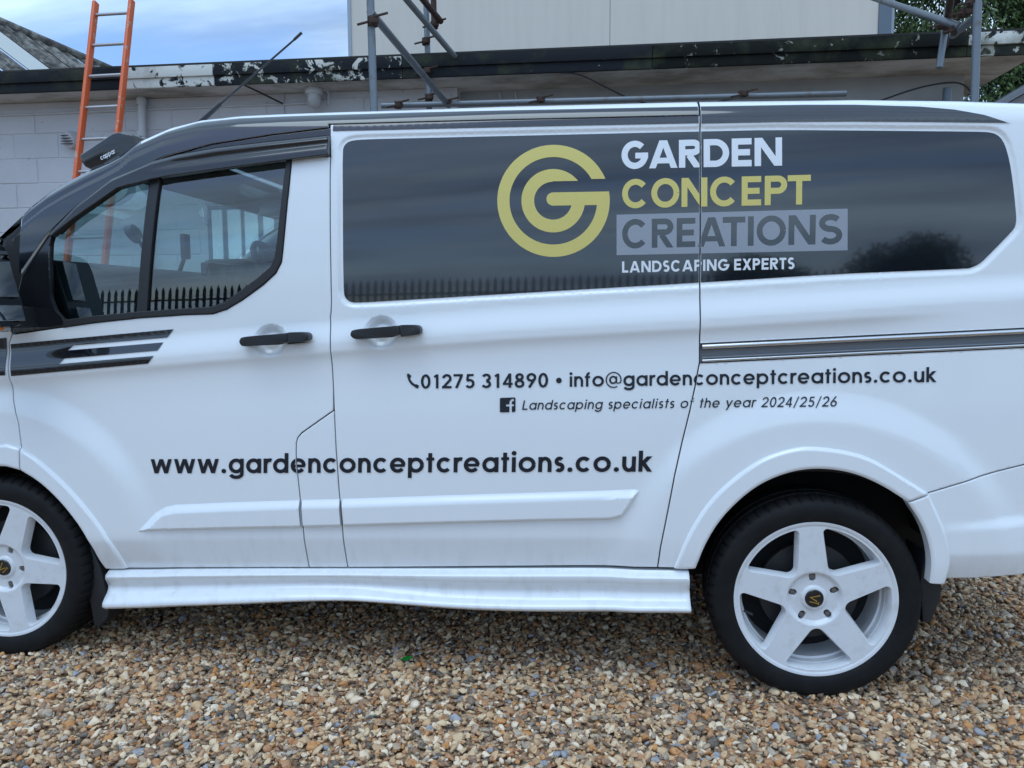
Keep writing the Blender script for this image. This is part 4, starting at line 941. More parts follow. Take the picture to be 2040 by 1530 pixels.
def glyph0(c,W,w,xh=.73):
    """strokes of a character in a box of ink width W; baseline 0, capital height 1, stroke w (vertical units). Returns list of quads."""
    h=w/2; Q=[]
    def st(p,ww=None): Q.extend(stroke_quads(p,ww or w))
    def ring(x0,x1,y0,y1,a0=0,a1=360,n=36): st(arc((x0+x1)/2,(y0+y1)/2,(x1-x0)/2-h,(y1-y0)/2-h,a0,a1,n))
    o=.012
    if c in 'adgqbpo':
        ring(0,W,-o,xh+o)
        if c in 'agdq': st([(W-h,0 if c!='g' and c!='q' else -.02),(W-h,1 if c=='d' else xh)])
        if c=='b': st([(h,0),(h,1)])
        if c=='p': st([(h,-.27),(h,xh)])
        if c=='g': st([(W-h,.3),(W-h,0)]+arc(W/2,-.03,W/2-h,.27-h,0,-165,16)[0:])
    elif c=='c': ring(0,W*1.06,-o,xh+o,42,318)
    elif c=='e':
        cx=W/2; st(arc(cx,xh/2,W/2-h,xh/2+o-h,0,322,32)); st([(h,xh/2-h*.15),(W-h*.4,xh/2-h*.15)],w*.78)
    elif c=='n': st([(h,0),(h,xh)]); st([(h,xh*.45)]+arc(W/2,xh*.52,W/2-h,xh*.48+o-h,175,0,18)+[(W-h,0)])
    elif c=='h': st([(h,0),(h,1)]); st([(h,xh*.45)]+arc(W/2,xh*.52,W/2-h,xh*.48+o-h,175,0,18)+[(W-h,0)])
    elif c=='u': st([(h,xh)]+arc(W/2,xh*.46,W/2-h,xh*.46+o-h,180,360,20)+[(W-h,xh)]); st([(W-h,xh),(W-h,0)])
    elif c=='r': st([(h,0),(h,xh)]); st([(h,xh*.5)]+arc(h+W*.62,xh*.52,W*.62,xh*.48+o-h,170,68,10))
    elif c=='i':
        st([(W/2,0),(W/2,xh)]); cy=.92; Q.extend([[(W/2+w*.62*math.cos(R(a)),cy+w*.62*math.sin(R(a))) for a in range(0,360,24)]])
    elif c=='l': st([(W/2,0),(W/2,1)])
    elif c=='t': st([(W*.48,0),(W*.48,.95)]); st([(0,xh-h*.8),(W,xh-h*.8)],w*.8)
    elif c=='f': st([(W*.40,0),(W*.40,.70)]+arc(W*.40+W*.38,.74,W*.38,.27-h,180,80,12)); st([(0,xh-h*.8),(W*.92,xh-h*.8)],w*.8)
    elif c=='s':
        H_=xh-2*h+2*o; a_=H_*.245; b_=H_*.255; st(arc(W/2,xh-h+o-a_,W/2-h*1.1,a_,38,270,16)+arc(W/2,h-o+b_,W/2-h,b_,90,-142,16)[1:])
    elif c=='k': st([(h,0),(h,1)]); Q.extend([q for q in (clip_y(q,0,xh) for q in stroke_quads([(h,xh*.40),ext((h,xh*.40),(W-h*1.4,xh))[1]],w)) if q]); st([(w*1.35,xh*.50),ext((w*1.35,xh*.50),(W-h*1.2,0))[1]])
    elif c=='w': [st(ext(a_,b_,.12)) for a_,b_ in (((h*1.0,xh),(W*.27,0)),((W*.27,0),(W*.5,xh)),((W*.5,xh),(W*.73,0)),((W*.73,0),(W-h*1.0,xh)))]
    elif c=='v': st([(h*.9,xh),(W/2,0)]); st([(W/2,0),(W-h*.9,xh)])
    elif c=='y': st([ext((h*.9,xh),(W*.53,.04))[0],(W*.53,.04)]); st(ext((W-h*.9,xh),(W*.28,-.27)))
    elif c=='.': Q.append([(W/2+w*.64*math.cos(R(a)),w*.6+w*.64*math.sin(R(a))) for a in range(0,360,24)])
    elif c=='/': st([(h,-.1),(W-h,1.03)],w*.8)
    elif c=='@':
        st(arc(W/2,.44,W/2-h*.45,.52,-25,300,44),w*.5); st(arc(W*.47,.44,W*.20,.23,0,360,28),w*.72); st([(W*.68,.68),(W*.67,.24)],w*.62); st(arc(W*.79,.31,W*.12,.10,190,345,8),w*.5)
    # capitals
    elif c=='G': st(arc(W/2,.5,W/2-h,.5+o-h,45,360,34)); st([(W*.52,.47),(W,.47)],w*.92)
    elif c=='C': st(arc(W/2,.5,W/2-h,.5+o-h,40,320,32))
    elif c=='O': ring(0,W,-o,1+o)
    elif c=='A': st(ext((h*1.08,0),(W/2-w*.09,1))); st(ext((W-h*1.08,0),(W/2+w*.09,1))); st([(W*.2,.27),(W*.8,.27)],w*.9)
    elif c=='R': st([(h,0),(h,1)]); st([(h,1-h)]+arc(W-.295,.715,.295-h,.285-h,90,-90,16)+[(h,.43+h)]); st([(W*.45,.45)]+[ext((W*.45,.45),(W-h*1.15,0))[1]])
    elif c=='P': st([(h,0),(h,1)]); st([(h,1-h)]+arc(W-.315,.69,.315-h,.31-h,90,-90,16)+[(h,.38+h)])
    elif c=='D': st([(h,0),(h,1)]); st([(h,1-h)]+arc(W-.5,.5,.5-h,.5-h,90,-90,24)+[(h,h)])
    elif c=='E': st([(h,0),(h,1)]); [st([(0,y),(W*k,y)]) for y,k in ((h,1),(.5,.92),(1-h,1))]
    elif c=='L': st([(h,0),(h,1)]); st([(0,h),(W,h)])
    elif c=='T': st([(W/2,0),(W/2,1)]); st([(0,1-h),(W,1-h)])
    elif c=='I': st([(W/2,0),(W/2,1)])
    elif c=='N': st([(h,0),(h,1)]); st([(W-h,0),(W-h,1)]); st([(h*1.15,1),(W-h*1.15,0)],w*1.02)
    elif c=='X': st(ext((h*1.2,0),(W-h*1.2,1))); st(ext((h*1.2,1),(W-h*1.2,0)))
    elif c=='S': H_=1-2*h+2*o; a_=H_*.243; b_=H_*.257; st(arc(W/2,1-h+o-a_,W/2-h*1.12,a_,34,270,20)+arc(W/2,h-o+b_,W/2-h,b_,90,-146,20)[1:])
    # figures
    elif c=='0': ring(0,W,-o,1+o)
    elif c=='1': st([(W*.62,0),(W*.62,1)]); st([(W*.24,.80),(W*.62,.955)],w*.9)
    elif c=='2': st(arc(W/2,.69,W/2-h,.31+o-h,172,-28,18)+[(h*1.1,h)]); st([(0,h),(W,h)],w)
    elif c=='3': st(arc(W/2,.735,W/2-h*1.2,.265+o-h,160,-90,16)); st(arc(W/2,.27,W/2-h,.27+o-h,90,-160,18))
    elif c=='4': st([(W*.72,0),(W*.72,1)]); st([(W*.70,.97),(h*.8,.27)],w*.9); st([(0,.27),(W,.27)],w*.9)
    elif c=='5': st([(W*.88,1-h),(W*.30,1-h),(W*.22,.55)],w*.95); st([(W*.2,.56)]+arc(W*.48,.32,W*.50-h,.32+o-h,120,-150,20))
    elif c=='6': ring(0,W,-o,.60); st([(W*.72,1),(h*1.4,.42)])
    elif c=='7': st([(0,1-h),(W*.96,1-h)]); st([(W*.86,1-h),(W*.28,0)])
    elif c=='8': ring(W*.07,W*.93,.48,1+o); ring(0,W,-o,.57)
    elif c=='9': ring(0,W,.40,1+o); st([(W*.28,0),(W-h*1.4,.58)])
    return Q
# ink width and side bearings, in units of ascender height
LOW=dict(a=.74,b=.74,c=.67,d=.74,e=.73,f=.38,g=.74,h=.60,i=.20,k=.60,l=.18,n=.60,o=.77,p=.74,q=.74,r=.35,s=.46,t=.36,u=.60,v=.64,w=1.06,y=.66)
LOW.update({'.':.26,'/':.46,'@':1.05,' ':.18}); LOW.update({d:.62 for d in '0123456789'}); LOW['1']=.50
CAPW=dict(A=.96,C=.90,D=.86,E=.62,G=1.02,I=.22,L=.56,N=.86,P=.66,R=.70,S=.60,T=.60,X=.78,O=1.04)
def run(text,w,track=.10,low=LOW,caps=CAPW):
    x=0;Q=[]
    for c in text:
        W=low.get(c) or caps.get(c) or .6
        if c!=' ':
            Q+= [[(px+x,py) for px,py in q] for q in glyph(c,W,w)]
        x+=W+track
    return Q,x-track
def place(quads,width,box,slant=0.,h=1.):
    BL,BR,TL=[np.array(p) for p in box[:3]]; u=(BR-BL)/width; v=(TL-BL)/h
    return [[tuple(BL+u*(a+slant*b)+v*b) for a,b in q] for q in quads]
GAPS=[np.array(OUT[k]) for k in ('gap_pillar','gap_flap','gap_slide')]
def decal(name,quads,m,off=-.0024,neg=(),keep_fn=None,res=None):
    pos=list(quads)
    gq=[]
    for g in GAPS: gq+=stroke_quads([tuple(p) for p in g],.0046)
    bb=np.array([p for q in pos for p in q]); lo,hi=bb.min(0)-.01,bb.max(0)+.01
    gq=[q for q in gq if max(p[0] for p in q)>lo[0] and min(p[0] for p in q)<hi[0] and max(p[1] for p in q)>lo[1] and min(p[1] for p in q)<hi[1]]
    n0=len(pos); n1=n0+len(neg)
    fn=(lambda s:(keep_fn(s) if keep_fn else (any(i<n0 for i in s) and not any(n0<=i<n1 for i in s))) and not any(i>=n1 for i in s))
    vc,tris=union2d(pos,list(neg)+gq,fn)
    if not tris: return
    used=sorted({i for t in tris for i in t}); mp_={i:k for k,i in enumerate(used)}; vc=vc[used]
    y=S(vc[:,0],vc[:,1])+off
    n=surf_n(vc[:,0],vc[:,1],lambda a,b:S(a,b,False))
    o=from_arrays(name,np.stack([vc[:,0],y,vc[:,1]],1),[tuple(mp_[i] for i in t) for t in tris],m,van,n)
    return at_world(o)
def boxed(spans,x0,x1,w,cap):
    Q=[]
    for c,a,b in spans: Q+= [[(px+(a-x0)/cap,py) for px,py in q] for q in glyph(c,(b-a)/cap,w)]
    return Q,(x1-x0)/cap
tag(decal('lettering',place(*boxed([('G',735,873),('A',878,1025),('R',1032,1147),('D',1158,1287),('E',1300,1400),('N',1415,1552)],735,1552,.225,143),OUT['garden']),'letter_white'),'white GARDEN lettering')
tag(decal('lettering',place(*boxed([('C',738,878),('O',890,1035),('N',1046,1178),('C',1192,1335),('E',1352,1450),('P',1468,1580),('T',1582,1697)],738,1697,.205,147),OUT['concept']),'letter_yellow'),'yellow CONCEPT lettering')
qs=place(*boxed([('C',738,876),('R',893,1005),('E',1022,1118),('A',1130,1272),('T',1258,1372),('I',1387,1414),('O',1430,1577),('N',1590,1725),('S',1740,1857)],738,1857,.20,147),OUT['creations'])
tag(decal('lettering',[[tuple(p) for p in resample(OUT['rect'],.02)][::-1]],'letter_grey',neg=qs),'grey block with CREATIONS cut out of it')
Q,wd=run('LANDSCAPING EXPERTS',.20,.13); tag(decal('lettering',place(Q,wd,OUT['experts']),'letter_white'),'white LANDSCAPING EXPERTS lettering')
Q,wd=run('01275 314890',.165,.12); tag(decal('lettering',place(Q,wd,OUT['phone']),'letter_black'),'black telephone number 01275 314890')
Q,wd=run('info@gardenconceptcreations.co.uk',.165,.115); tag(decal('lettering',place(Q,wd,OUT['info']),'letter_black'),'black email address lettering')
Q,wd=run('Landscaping specialists of the year 2024/25/26',.135,.155,dict(LOW,**{' ':.30})); tag(decal('lettering',place(Q,wd+.2,OUT['special'],.2),'letter_black'),'black slanted Landscaping specialists lettering')
Q,wd=run('www.gardenconceptcreations.co.uk',.18,.115); tag(decal('lettering',place(Q,wd,OUT['www']),'letter_black'),'large black web address lettering')
bx,bz=OUT['bullet'][0]; decal('bullet_mark',[[(bx+.0095*math.cos(R(a)),bz+.0095*math.sin(R(a))) for a in range(0,360,18)]],'letter_black')
# little square f mark and handset
sq=[(.0,.0),(1,0),(1,1),(0,1)]
sqr=[(.06+.0,0)]+[]; rsq=[]
for cx,cy,a in ((.92,.08,-90),(.92,.92,0),(.08,.92,90),(.08,.08,180)): rsq+=arc(cx,cy,.08,.08,a,a+90,5)
fq=stroke_quads([(.69,-.01),(.69,.62)]+arc(.86,.66,.17,.17,180,90,8)+[(.90,.83)],.155)+stroke_quads([(.40,.47),(.90,.47)],.14)
P_=lambda q,b:place(q,1.,b)
decal('square_f_mark',P_([rsq],OUT['fb']),'letter_black',neg=P_(fq,OUT['fb']))
hs=stroke_quads(arc(.92,.95,.80,.80,172,262,16),.15)+stroke_quads([(.06,1.0),(.34,.86)][:2],.24)+stroke_quads([(.78,.22),(.96,.02)],.26)
hs=stroke_quads(arc(1.02,1.02,.86,.86,178,266,16),.17)+stroke_quads([(.10,.98),(.36,.80)],.22)+stroke_quads([(.72,.22),(.98,.10)],.24)
decal('handset_mark',P_(hs,OUT['pic']),'letter_black')
# round G logo
c0=np.array(OUT['logo'][0]); ex=(np.array(OUT['logo'][1])-np.array(OUT['logo'][3]))/2; ez=(np.array(OUT['logo'][2])-np.array(OUT['logo'][4]))/2
c0=(np.array(OUT['logo'][1])+np.array(OUT['logo'][3]))/2
def ringq(r0,r1,n=96): return [[(r0*math.cos(a),r0*math.sin(a)),(r1*math.cos(a),r1*math.sin(a)),(r1*math.cos(b),r1*math.sin(b)),(r0*math.cos(b),r0*math.sin(b))] for a,b in zip(np.linspace(0,2*math.pi,n+1)[:-1],np.linspace(0,2*math.pi,n+1)[1:])]
r1q=ringq(.78,1.); r2q=ringq(.337,.565,72)
xr=math.sqrt(1-.147**2)
barq=[[(-.003,-.088),(.5,-.088),(1*math.cos(math.asin(-.088)),-.088)]+[(math.cos(a),math.sin(a)) for a in np.linspace(math.asin(-.088),math.asin(.147),6)[1:]]+[(.5,.147),(-.003,.147)],[(0.+.1175*math.cos(R(a)),.0295+.1175*math.sin(R(a))) for a in range(0,360,18)]]
cut1=[(0,.147),(1.2,.147),(1.2,.372),(0,.372)]; cut2=[(-.0,-.088),(.7,-.088),(.7,.345),(-.0,.345)]
allq=r1q+r2q+barq+[cut1,cut2]; na,nb=len(r1q),len(r1q)+len(r2q); nc=nb+2
aff=lambda q:[tuple(c0+ex*a+ez*b) for a,b in q]
lf=lambda s:(any(i<na for i in s) and nc not in s) or (any(na<=i<nb for i in s) and nc+1 not in s) or any(nb<=i<nc for i in s)
tag(decal('round_logo',[aff(q) for q in allq],'letter_yellow',keep_fn=lf),'round yellow letter G logo')
# maker's lettering on the visor end
Q,wd=run('cappar',.17,.10)
a,b=np.array((.398,1.848)),np.array((.455,1.873)); u=(b-a)/wd; v=np.array((-u[1],u[0]))/np.hypot(*u)*.017
v_,t_=union2d([[tuple(a+u*p+v*q) for p,q in qq] for qq in Q]); at_world(flat_xz('lettering',v_,t_,.1285,'letter_white',van))
RP=dict(A=[-7.761, 9.0, 6.012],B=[-6.488, 10.6, 5.505],C=[-6.28, 7.2, 4.403],dn=[0.8011, 0.0053, -0.5985],s0=-0.420)
# ------------------------------------------------------------------ ground
def sheet(name,x0,x1,y0,y1,z,m):
    o=from_arrays(name,[(x0,y0,z),(x1,y0,z),(x1,y1,z),(x0,y1,z)],[(0,1,2,3)],m); return tag(o,kind='structure')
sheet('ground',-300,300,-300,300,0,'gravel_bed')
# loose stones
def gravel(name,x0,x1,y0,y1,dens,seed,rad,label):
    me=bpy.data.meshes.new(name); me.from_pydata([(x0,y0,.004),(x1,y0,.004),(x1,y1,.004),(x0,y1,.004)],[],[(0,1,2,3)]); me.materials.append(MATS['pebble'])
    o=link(bpy.data.objects.new(name,me)); tag(o,label,'gravel',kind='stuff')
    g=bpy.data.node_groups.new(name,'GeometryNodeTree'); g.interface.new_socket('Geometry',in_out='INPUT',socket_type='NodeSocketGeometry'); g.interface.new_socket('Geometry',in_out='OUTPUT',socket_type='NodeSocketGeometry')
    nn=lambda t:g.nodes.new(t); L=g.links.new
    gi=nn('NodeGroupInput'); go=nn('NodeGroupOutput')
    dp=nn('GeometryNodeDistributePointsOnFaces'); dp.inputs['Density'].default_value=dens; dp.inputs['Seed'].default_value=seed; L(gi.outputs[0],dp.inputs['Mesh'])
    sp=nn('GeometryNodeSetPosition'); rv=nn('FunctionNodeRandomValue'); rv.data_type='FLOAT_VECTOR'; rv.inputs['Min'].default_value=(0,0,-.006); rv.inputs['Max'].default_value=(0,0,.013); rv.inputs['Seed'].default_value=seed+1
    L(dp.outputs['Points'],sp.inputs['Geometry']); L(rv.outputs['Value'],sp.inputs['Offset'])
    j=nn('GeometryNodeJoinGeometry')
    for k in range(7):
        ic=nn('GeometryNodeMeshIcoSphere'); ic.inputs['Radius'].default_value=1.; ic.inputs['Subdivisions'].default_value=2
        ps=nn('GeometryNodeInputPosition'); no=nn('ShaderNodeTexNoise'); no.inputs['Scale'].default_value=.75; no.inputs['Detail'].default_value=1.5
        ad=nn('ShaderNodeVectorMath'); ad.operation='ADD'; ad.inputs[1].default_value=(k*7.3,k*3.1,k*1.7); L(ps.outputs[0],ad.inputs[0]); L(ad.outputs[0],no.inputs['Vector'])
        sb_=nn('ShaderNodeVectorMath'); sb_.operation='SUBTRACT'; sb_.inputs[1].default_value=(.5,.5,.5); L(no.outputs['Color'],sb_.inputs[0])
        sc=nn('ShaderNodeVectorMath'); sc.operation='SCALE'; sc.inputs['Scale'].default_value=2.1; L(sb_.outputs[0],sc.inputs[0])
        s2=nn('GeometryNodeSetPosition'); L(ic.outputs['Mesh'],s2.inputs['Geometry']); L(sc.outputs[0],s2.inputs['Offset'])
        tr=nn('GeometryNodeTransform'); a=[(1,.78,.52),(1,.62,.45),(1.05,.9,.6),(.9,.8,.7),(1.25,.6,.38),(.95,.7,.42),(1.1,.85,.36)][k]; tr.inputs['Scale'].default_value=a; L(s2.outputs[0],tr.inputs['Geometry'])
        sh=nn('GeometryNodeSetShadeSmooth'); sh.inputs['Shade Smooth'].default_value=(k%3!=0); L(tr.outputs[0],sh.inputs['Geometry'])
        sm=nn('GeometryNodeSetMaterial'); sm.inputs['Material'].default_value=MATS['pebble']; L(sh.outputs[0],sm.inputs['Geometry'])
        gti=nn('GeometryNodeGeometryToInstance'); L(sm.outputs[0],gti.inputs[0]); L(gti.outputs[0],j.inputs[0])
    ip=nn('GeometryNodeInstanceOnPoints'); ip.inputs['Pick Instance'].default_value=True; L(sp.outputs[0],ip.inputs['Points']); L(j.outputs[0],ip.inputs['Instance'])
    ri=nn('FunctionNodeRandomValue'); ri.data_type='INT'; ri.inputs[4].default_value=0; ri.inputs[5].default_value=6; ri.inputs['Seed'].default_value=seed+2; L(ri.outputs[2],ip.inputs['Instance Index'])
    rr=nn('FunctionNodeRandomValue'); rr.data_type='FLOAT_VECTOR'; rr.inputs['Min'].default_value=(-.7,-.7,0); rr.inputs['Max'].default_value=(.7,.7,6.28); rr.inputs['Seed'].default_value=seed+3
    L(rr.outputs['Value'],ip.inputs['Rotation'])
    rs=nn('FunctionNodeRandomValue'); rs.data_type='FLOAT'; rs.inputs[2].default_value=0; rs.inputs[3].default_value=1; rs.inputs['Seed'].default_value=seed+4
    pw=nn('ShaderNodeMath'); pw.operation='POWER'; pw.inputs[1].default_value=2.2; L(rs.outputs[1],pw.inputs[0])
    mr_=nn('ShaderNodeMapRange'); mr_.inputs['To Min'].default_value=rad[0]; mr_.inputs['To Max'].default_value=rad[1]; L(pw.outputs[0],mr_.inputs['Value']); L(mr_.outputs[0],ip.inputs['Scale'])
    L(ip.outputs[0],go.inputs[0])
    md=o.modifiers.new('stones','NODES'); md.node_group=g
    return o
gravel('gravel',-.9,4.9,-1.35,1.75,5600,3,(.0066,.0172),'brown and grey gravel stones spread under and in front of the van')

# ------------------------------------------------------------------ outbuilding behind the van
ob=empty('outbuilding',(0,4.3,0)); tag(ob,'low flat-roofed outbuilding of pale painted blockwork with a peeling black fascia','building')
def obw(o): o.parent=ob; o.matrix_parent_inverse=ob.matrix_basis.inverted(); return o
YW=4.3; X0,X1=-6.4,5.17; ZW=3.215
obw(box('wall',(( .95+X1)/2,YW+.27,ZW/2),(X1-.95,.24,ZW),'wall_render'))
obw(box('wall_backing',((X0+.95)/2,YW+.102,ZW/2),(.95-X0,.21,ZW-.01),'wall_paint'))
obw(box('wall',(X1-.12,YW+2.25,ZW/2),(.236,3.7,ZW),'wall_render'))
bm=bmesh.new(); bm_box(bm,(0,0,0),(.4455,.05,.2215),.005,None,1); bmesh.ops.recalc_face_normals(bm,faces=bm.faces); blk=bpy.data.meshes.new('block'); bm.to_mesh(blk); bm.free(); blk.materials.append(MATS['wall_paint'])
zb0=2.706-12*.2255
for r_ in range(15):
    zc=zb0+(r_+.5)*.2255-.0
    if zc>ZW-.1 or zc<.1: continue
    for k in range(17):
        xc=X0+.22+k*.45+(.225 if r_%2 else 0)
        if xc+.22>.98: continue
        b=link(bpy.data.objects.new('block',blk)); b.location=(xc,YW+.017+random.uniform(-.0018,.0018),zc); b.rotation_euler=(random.uniform(-.004,.004),0,random.uniform(-.003,.003)); obw(b)
# fascia: two boards in lengths
segs=[(-6.6,-3.9,'fascia_black'),(-3.9,-1.93,'fascia_black'),(-1.93,-1.10,'fascia_white'),(-1.10,.55,'fascia_mottled'),(.55,2.6,'fascia_black'),(2.6,4.98,'fascia_dark'),(4.98,5.5,'fascia_white')]
for i,(a,b,m) in enumerate(segs):
    m2=m if m!='fascia_white' or a<0 else 'fascia_mottled'
    obw(box('fascia_board',((a+b)/2,3.965,3.338),(b-a-.004,.03,.092),m,None,.003)); obw(box('fascia_board',((a+b)/2,3.985,3.252),(b-a-.004,.03,.078),m2,None,.003))
obw(box('roof_edge',(-.55,4.02,3.392),(12.1,.14,.016),'felt'))
obw(box('soffit',(-.55,4.24,3.222),(12.08,.48,.018),'soffit_paint')); obw(box('roof',(-.55,6.0,3.30),(12.06,3.9,.15),'felt')); obw(box('soffit',(5.33,6.30,3.222),(.31,3.6,.018),'soffit_paint'))
# downpipe, conduit, cables, lamp, vent
obw(tube('downpipe',[(-1.93,4.235,3.24),(-1.93,4.235,3.16),(-1.95,4.235,2.6),(-1.95,4.235,.02)],.034,'pipe_paint'))
obw(tube('pipe_collar',[(-1.93,4.235,3.20),(-1.93,4.235,3.14)],.043,'pipe_paint'))
for z in (2.86,1.6): obw(tube('pipe_collar',[(-1.945,4.235,z),(-1.945,4.235,z+.05)],.041,'pipe_paint'))
obw(tube('conduit',[(-6.3,4.285,3.10),(-3.2,4.285,3.105),(-1.6,4.285,3.115),(-.35,4.285,3.12),(-.30,4.285,3.16)],.011,'pipe_paint',None,8))
obw(tube('conduit',[(-.62,4.285,3.21),(-.62,4.285,3.0)],.009,'pipe_paint',None,8))
obw(tube('cable',[(-.9,3.99,3.29),(-.86,3.99,3.22),(-.74,4.1,3.17),(-.62,4.27,3.12)],.008,'cable_black',None,6))
lm=obw(tube('bulkhead_lamp',[(-.29,4.17,3.235),(-.29,4.17,3.20),(-.29,4.17,3.17),(-.29,4.17,3.16)],[.055,.078,.078,.07],'pipe_paint'))
for o_ in (tube('lamp_glass',[(-.29,4.17,3.16),(-.29,4.17,3.10),(-.29,4.17,3.06),(-.29,4.17,3.045)],[.062,.062,.048,.016],'lens_clear'),tube('lamp_arm',[(-.29,4.21,3.245),(-.22,4.25,3.24),(-.20,4.29,3.20),(-.21,4.29,3.10)],.014,'pipe_paint')):
    o_.parent=lm
vt=obw(tube('vent_cowl',[(-2.65,4.31,2.86),(-2.65,4.26,2.86),(-2.66,4.22,2.85)],[.085,.08,.07],'pipe_paint',None,18))
for k in range(4):
    o_=box('vent_slat',(-2.66,4.212,2.815+k*.025),(.115,.014,.007),'black_plastic'); o_.parent=vt
def cat(p): return [tuple(q) for q in smooth_line(p,3)]
obw(tube('cable',cat([(1.85,3.985,3.215),(2.02,3.99,3.20),(2.2,4.05,3.12),(2.42,4.15,3.03),(2.6,4.2,2.99)]),.007,'cable_black',None,6))
obw(tube('cable',cat([(3.0,4.1,2.93),(3.2,4.05,2.975),(3.45,4.05,2.98)]),.006,'cable_black',None,6))
obw(tube('cable',cat([(4.35,4.2,2.93),(4.7,4.2,3.05),(4.95,4.2,3.09),(5.07,4.2,3.07),(5.14,4.2,2.98),(5.16,4.2,2.9)]),.007,'cable_black',None,6))
obw(tube('conduit',[(4.97,4.27,3.06),(4.97,4.27,.02)],.034,'trim_slate'))
for x in (1.30,1.44): obw(tube('conduit',[(x,4.44,3.19),(x+.02,4.44,3.10),(x+.02,4.44,.02)],.010,'wall_paint',None,8))
# boarded white door in the wall, seen through the cab
dr=obw(box('boarded_door_frame',(-.62,YW-.012,1.12),(1.5,.03,2.24),'trim_slate'))
for k in range(9):
    b=box('door_board',(-1.27+k*.163,YW-.036,1.12),(.125 if k%3 else .10,.02,2.16),'white_plain',None,.003); b.parent=dr

# ------------------------------------------------------------------ tall cream building
cb=empty('tall_building',(2.2,9,0)); tag(cb,'tall plain cream-clad building rising behind the outbuilding','building')
def cbw(o): o.parent=cb; o.matrix_parent_inverse=cb.matrix_basis.inverted(); return o
cbw(box('wall_core',(2.22,11.2,6),(7.3,4.0,12),'cream_cladding'))
for a,b in ((-1.49,2.280),(2.290,5.915)): cbw(box('cladding_panel',((a+b)/2,9.03,6),(b-a,.06,12),'cream_cladding'))
cbw(box('joint_strip',(2.285,9.055,6),(.012,.05,12),'white_plain'))
cbw(box('corner_trim',(-1.515,9.06,6),(.05,.16,12.05),'trim_pale')); cbw(box('corner_trim',(6.0,9.10,6),(.165,.24,12.05),'trim_slate')); cbw(box('downpipe',(6.12,9.12,6),(.07,.10,12),'trim_pale',None,.02))
# ------------------------------------------------------------------ pitched fibre-cement roof at the left
sh_=empty('shed',(-9,9,0)); tag(sh_,'grey building with weathered corrugated roof and one pale sheet, behind the ladder','building')
A=np.array(RP['A']);B=np.array(RP['B']);C_=np.array(RP['C']); dn=np.array(RP['dn'])
# plane basis: e1 = sheet direction (down slope), e2 = across the sheets
nrm=np.cross(B-A,C_-A); nrm/=np.linalg.norm(nrm); nrm=nrm if nrm[2]>0 else -nrm
e1=dn-nrm*(dn@nrm); e1/=np.linalg.norm(e1); e2=np.cross(nrm,e1)
if (B-A)@e2<0: e2=-e2
def ridge_v(s): # distance along e1 at which the ridge line A-B lies, for across position s
    d=B-A; return (d@e1)/(d@e2)*s
def roof_sheet(s0,s1,m,lift):
    V=[];F=[];n=24
    for k in range(n+1):
        s=s0+(s1-s0)*k/n; hgt=.024*math.cos(k*2*math.pi/(n/3.5))
        for t in (ridge_v(s)-.02,ridge_v(s)+1.6,ridge_v(s)+3.4,ridge_v(s)+6.5):
            V.append(A+e2*s+e1*t+nrm*(hgt+lift))
    for k in range(n):
        for i in range(3): a=k*4+i; F.append((a,a+1,a+5,a+4))
    o=from_arrays('roof_sheet',V,F,m,sh_,smooth=True); o.matrix_parent_inverse=sh_.matrix_basis.inverted()
for k in range(-13,15):
    a=RP['s0']+k*.54; roof_sheet(a,a+.56,'translucent_sheet' if k==0 else 'fibre_cement',.006*(k%2)+(.012 if k==0 else 0))
# ridge capping and walls
pts=[tuple(A+e2*s+e1*ridge_v(s)+nrm*.03) for s in (-7,9)]
o=tube('ridge_cap',pts,.07,'fibre_cement',sh_,8); o.matrix_parent_inverse=sh_.matrix_basis.inverted()
wp=[A+e2*s+e1*(ridge_v(s)+3.2)-nrm*.1 for s in (-7,8)]
V=[tuple(wp[0]),tuple(wp[1]),(wp[1][0],wp[1][1],0),(wp[0][0],wp[0][1],0)]
o=from_arrays('wall',V,[(0,1,2,3)],'render_grey',sh_); o.matrix_parent_inverse=sh_.matrix_basis.inverted()

# small grey roof at the far right
nb=empty('neighbour_shed',(8.2,8.5,0)); tag(nb,'grey pitched shed roof just above the rear of the van, right edge','shed')
o=prism('gable_wall',[(6.85,0),(6.85,3.62),(8.4,4.50),(9.95,3.62),(9.95,0)],'Y',8.0,11,'render_grey',nb,smooth=False); o.matrix_parent_inverse=nb.matrix_basis.inverted()
o=prism('roof',[(6.72,3.56),(6.72,3.62),(8.4,4.60),(10.1,3.62),(10.1,3.56),(8.4,4.52)],'Y',7.85,11.2,'slate_roof',nb,smooth=False); o.matrix_parent_inverse=nb.matrix_basis.inverted()

# ------------------------------------------------------------------ ladder
ld=empty('ladder',(-1.85,2.9,0)); tag(ld,'orange ladder leaning on the fascia of the outbuilding','ladder')
def ldw(o): o.parent=ld; o.matrix_parent_inverse=ld.matrix_basis.inverted(); return o
lt=Vector((-1.955,3.93,3.93)); lb=Vector((-1.90,2.88,.0)); ax_=(lt-lb); Ln=ax_.length; ax_.normalize(); sx_=Vector((1,0,0)); sx_=(sx_-ax_*sx_.dot(ax_)).normalized(); ny_=ax_.cross(sx_)
rot=Matrix((sx_,ny_,ax_)).transposed()
for sgn in (-1,1): ldw(box('stile',lb+ax_*Ln/2+sx_*sgn*.165,(.030,.062,Ln),'ladder_orange',None,.006,rot))
k=.12
while k<Ln-.05:
    p=lt-ax_*(k+.0); ldw(tube('rung',[p-sx_*.16,p+sx_*.16],.0135,'aluminium',None,10)); k+=.285

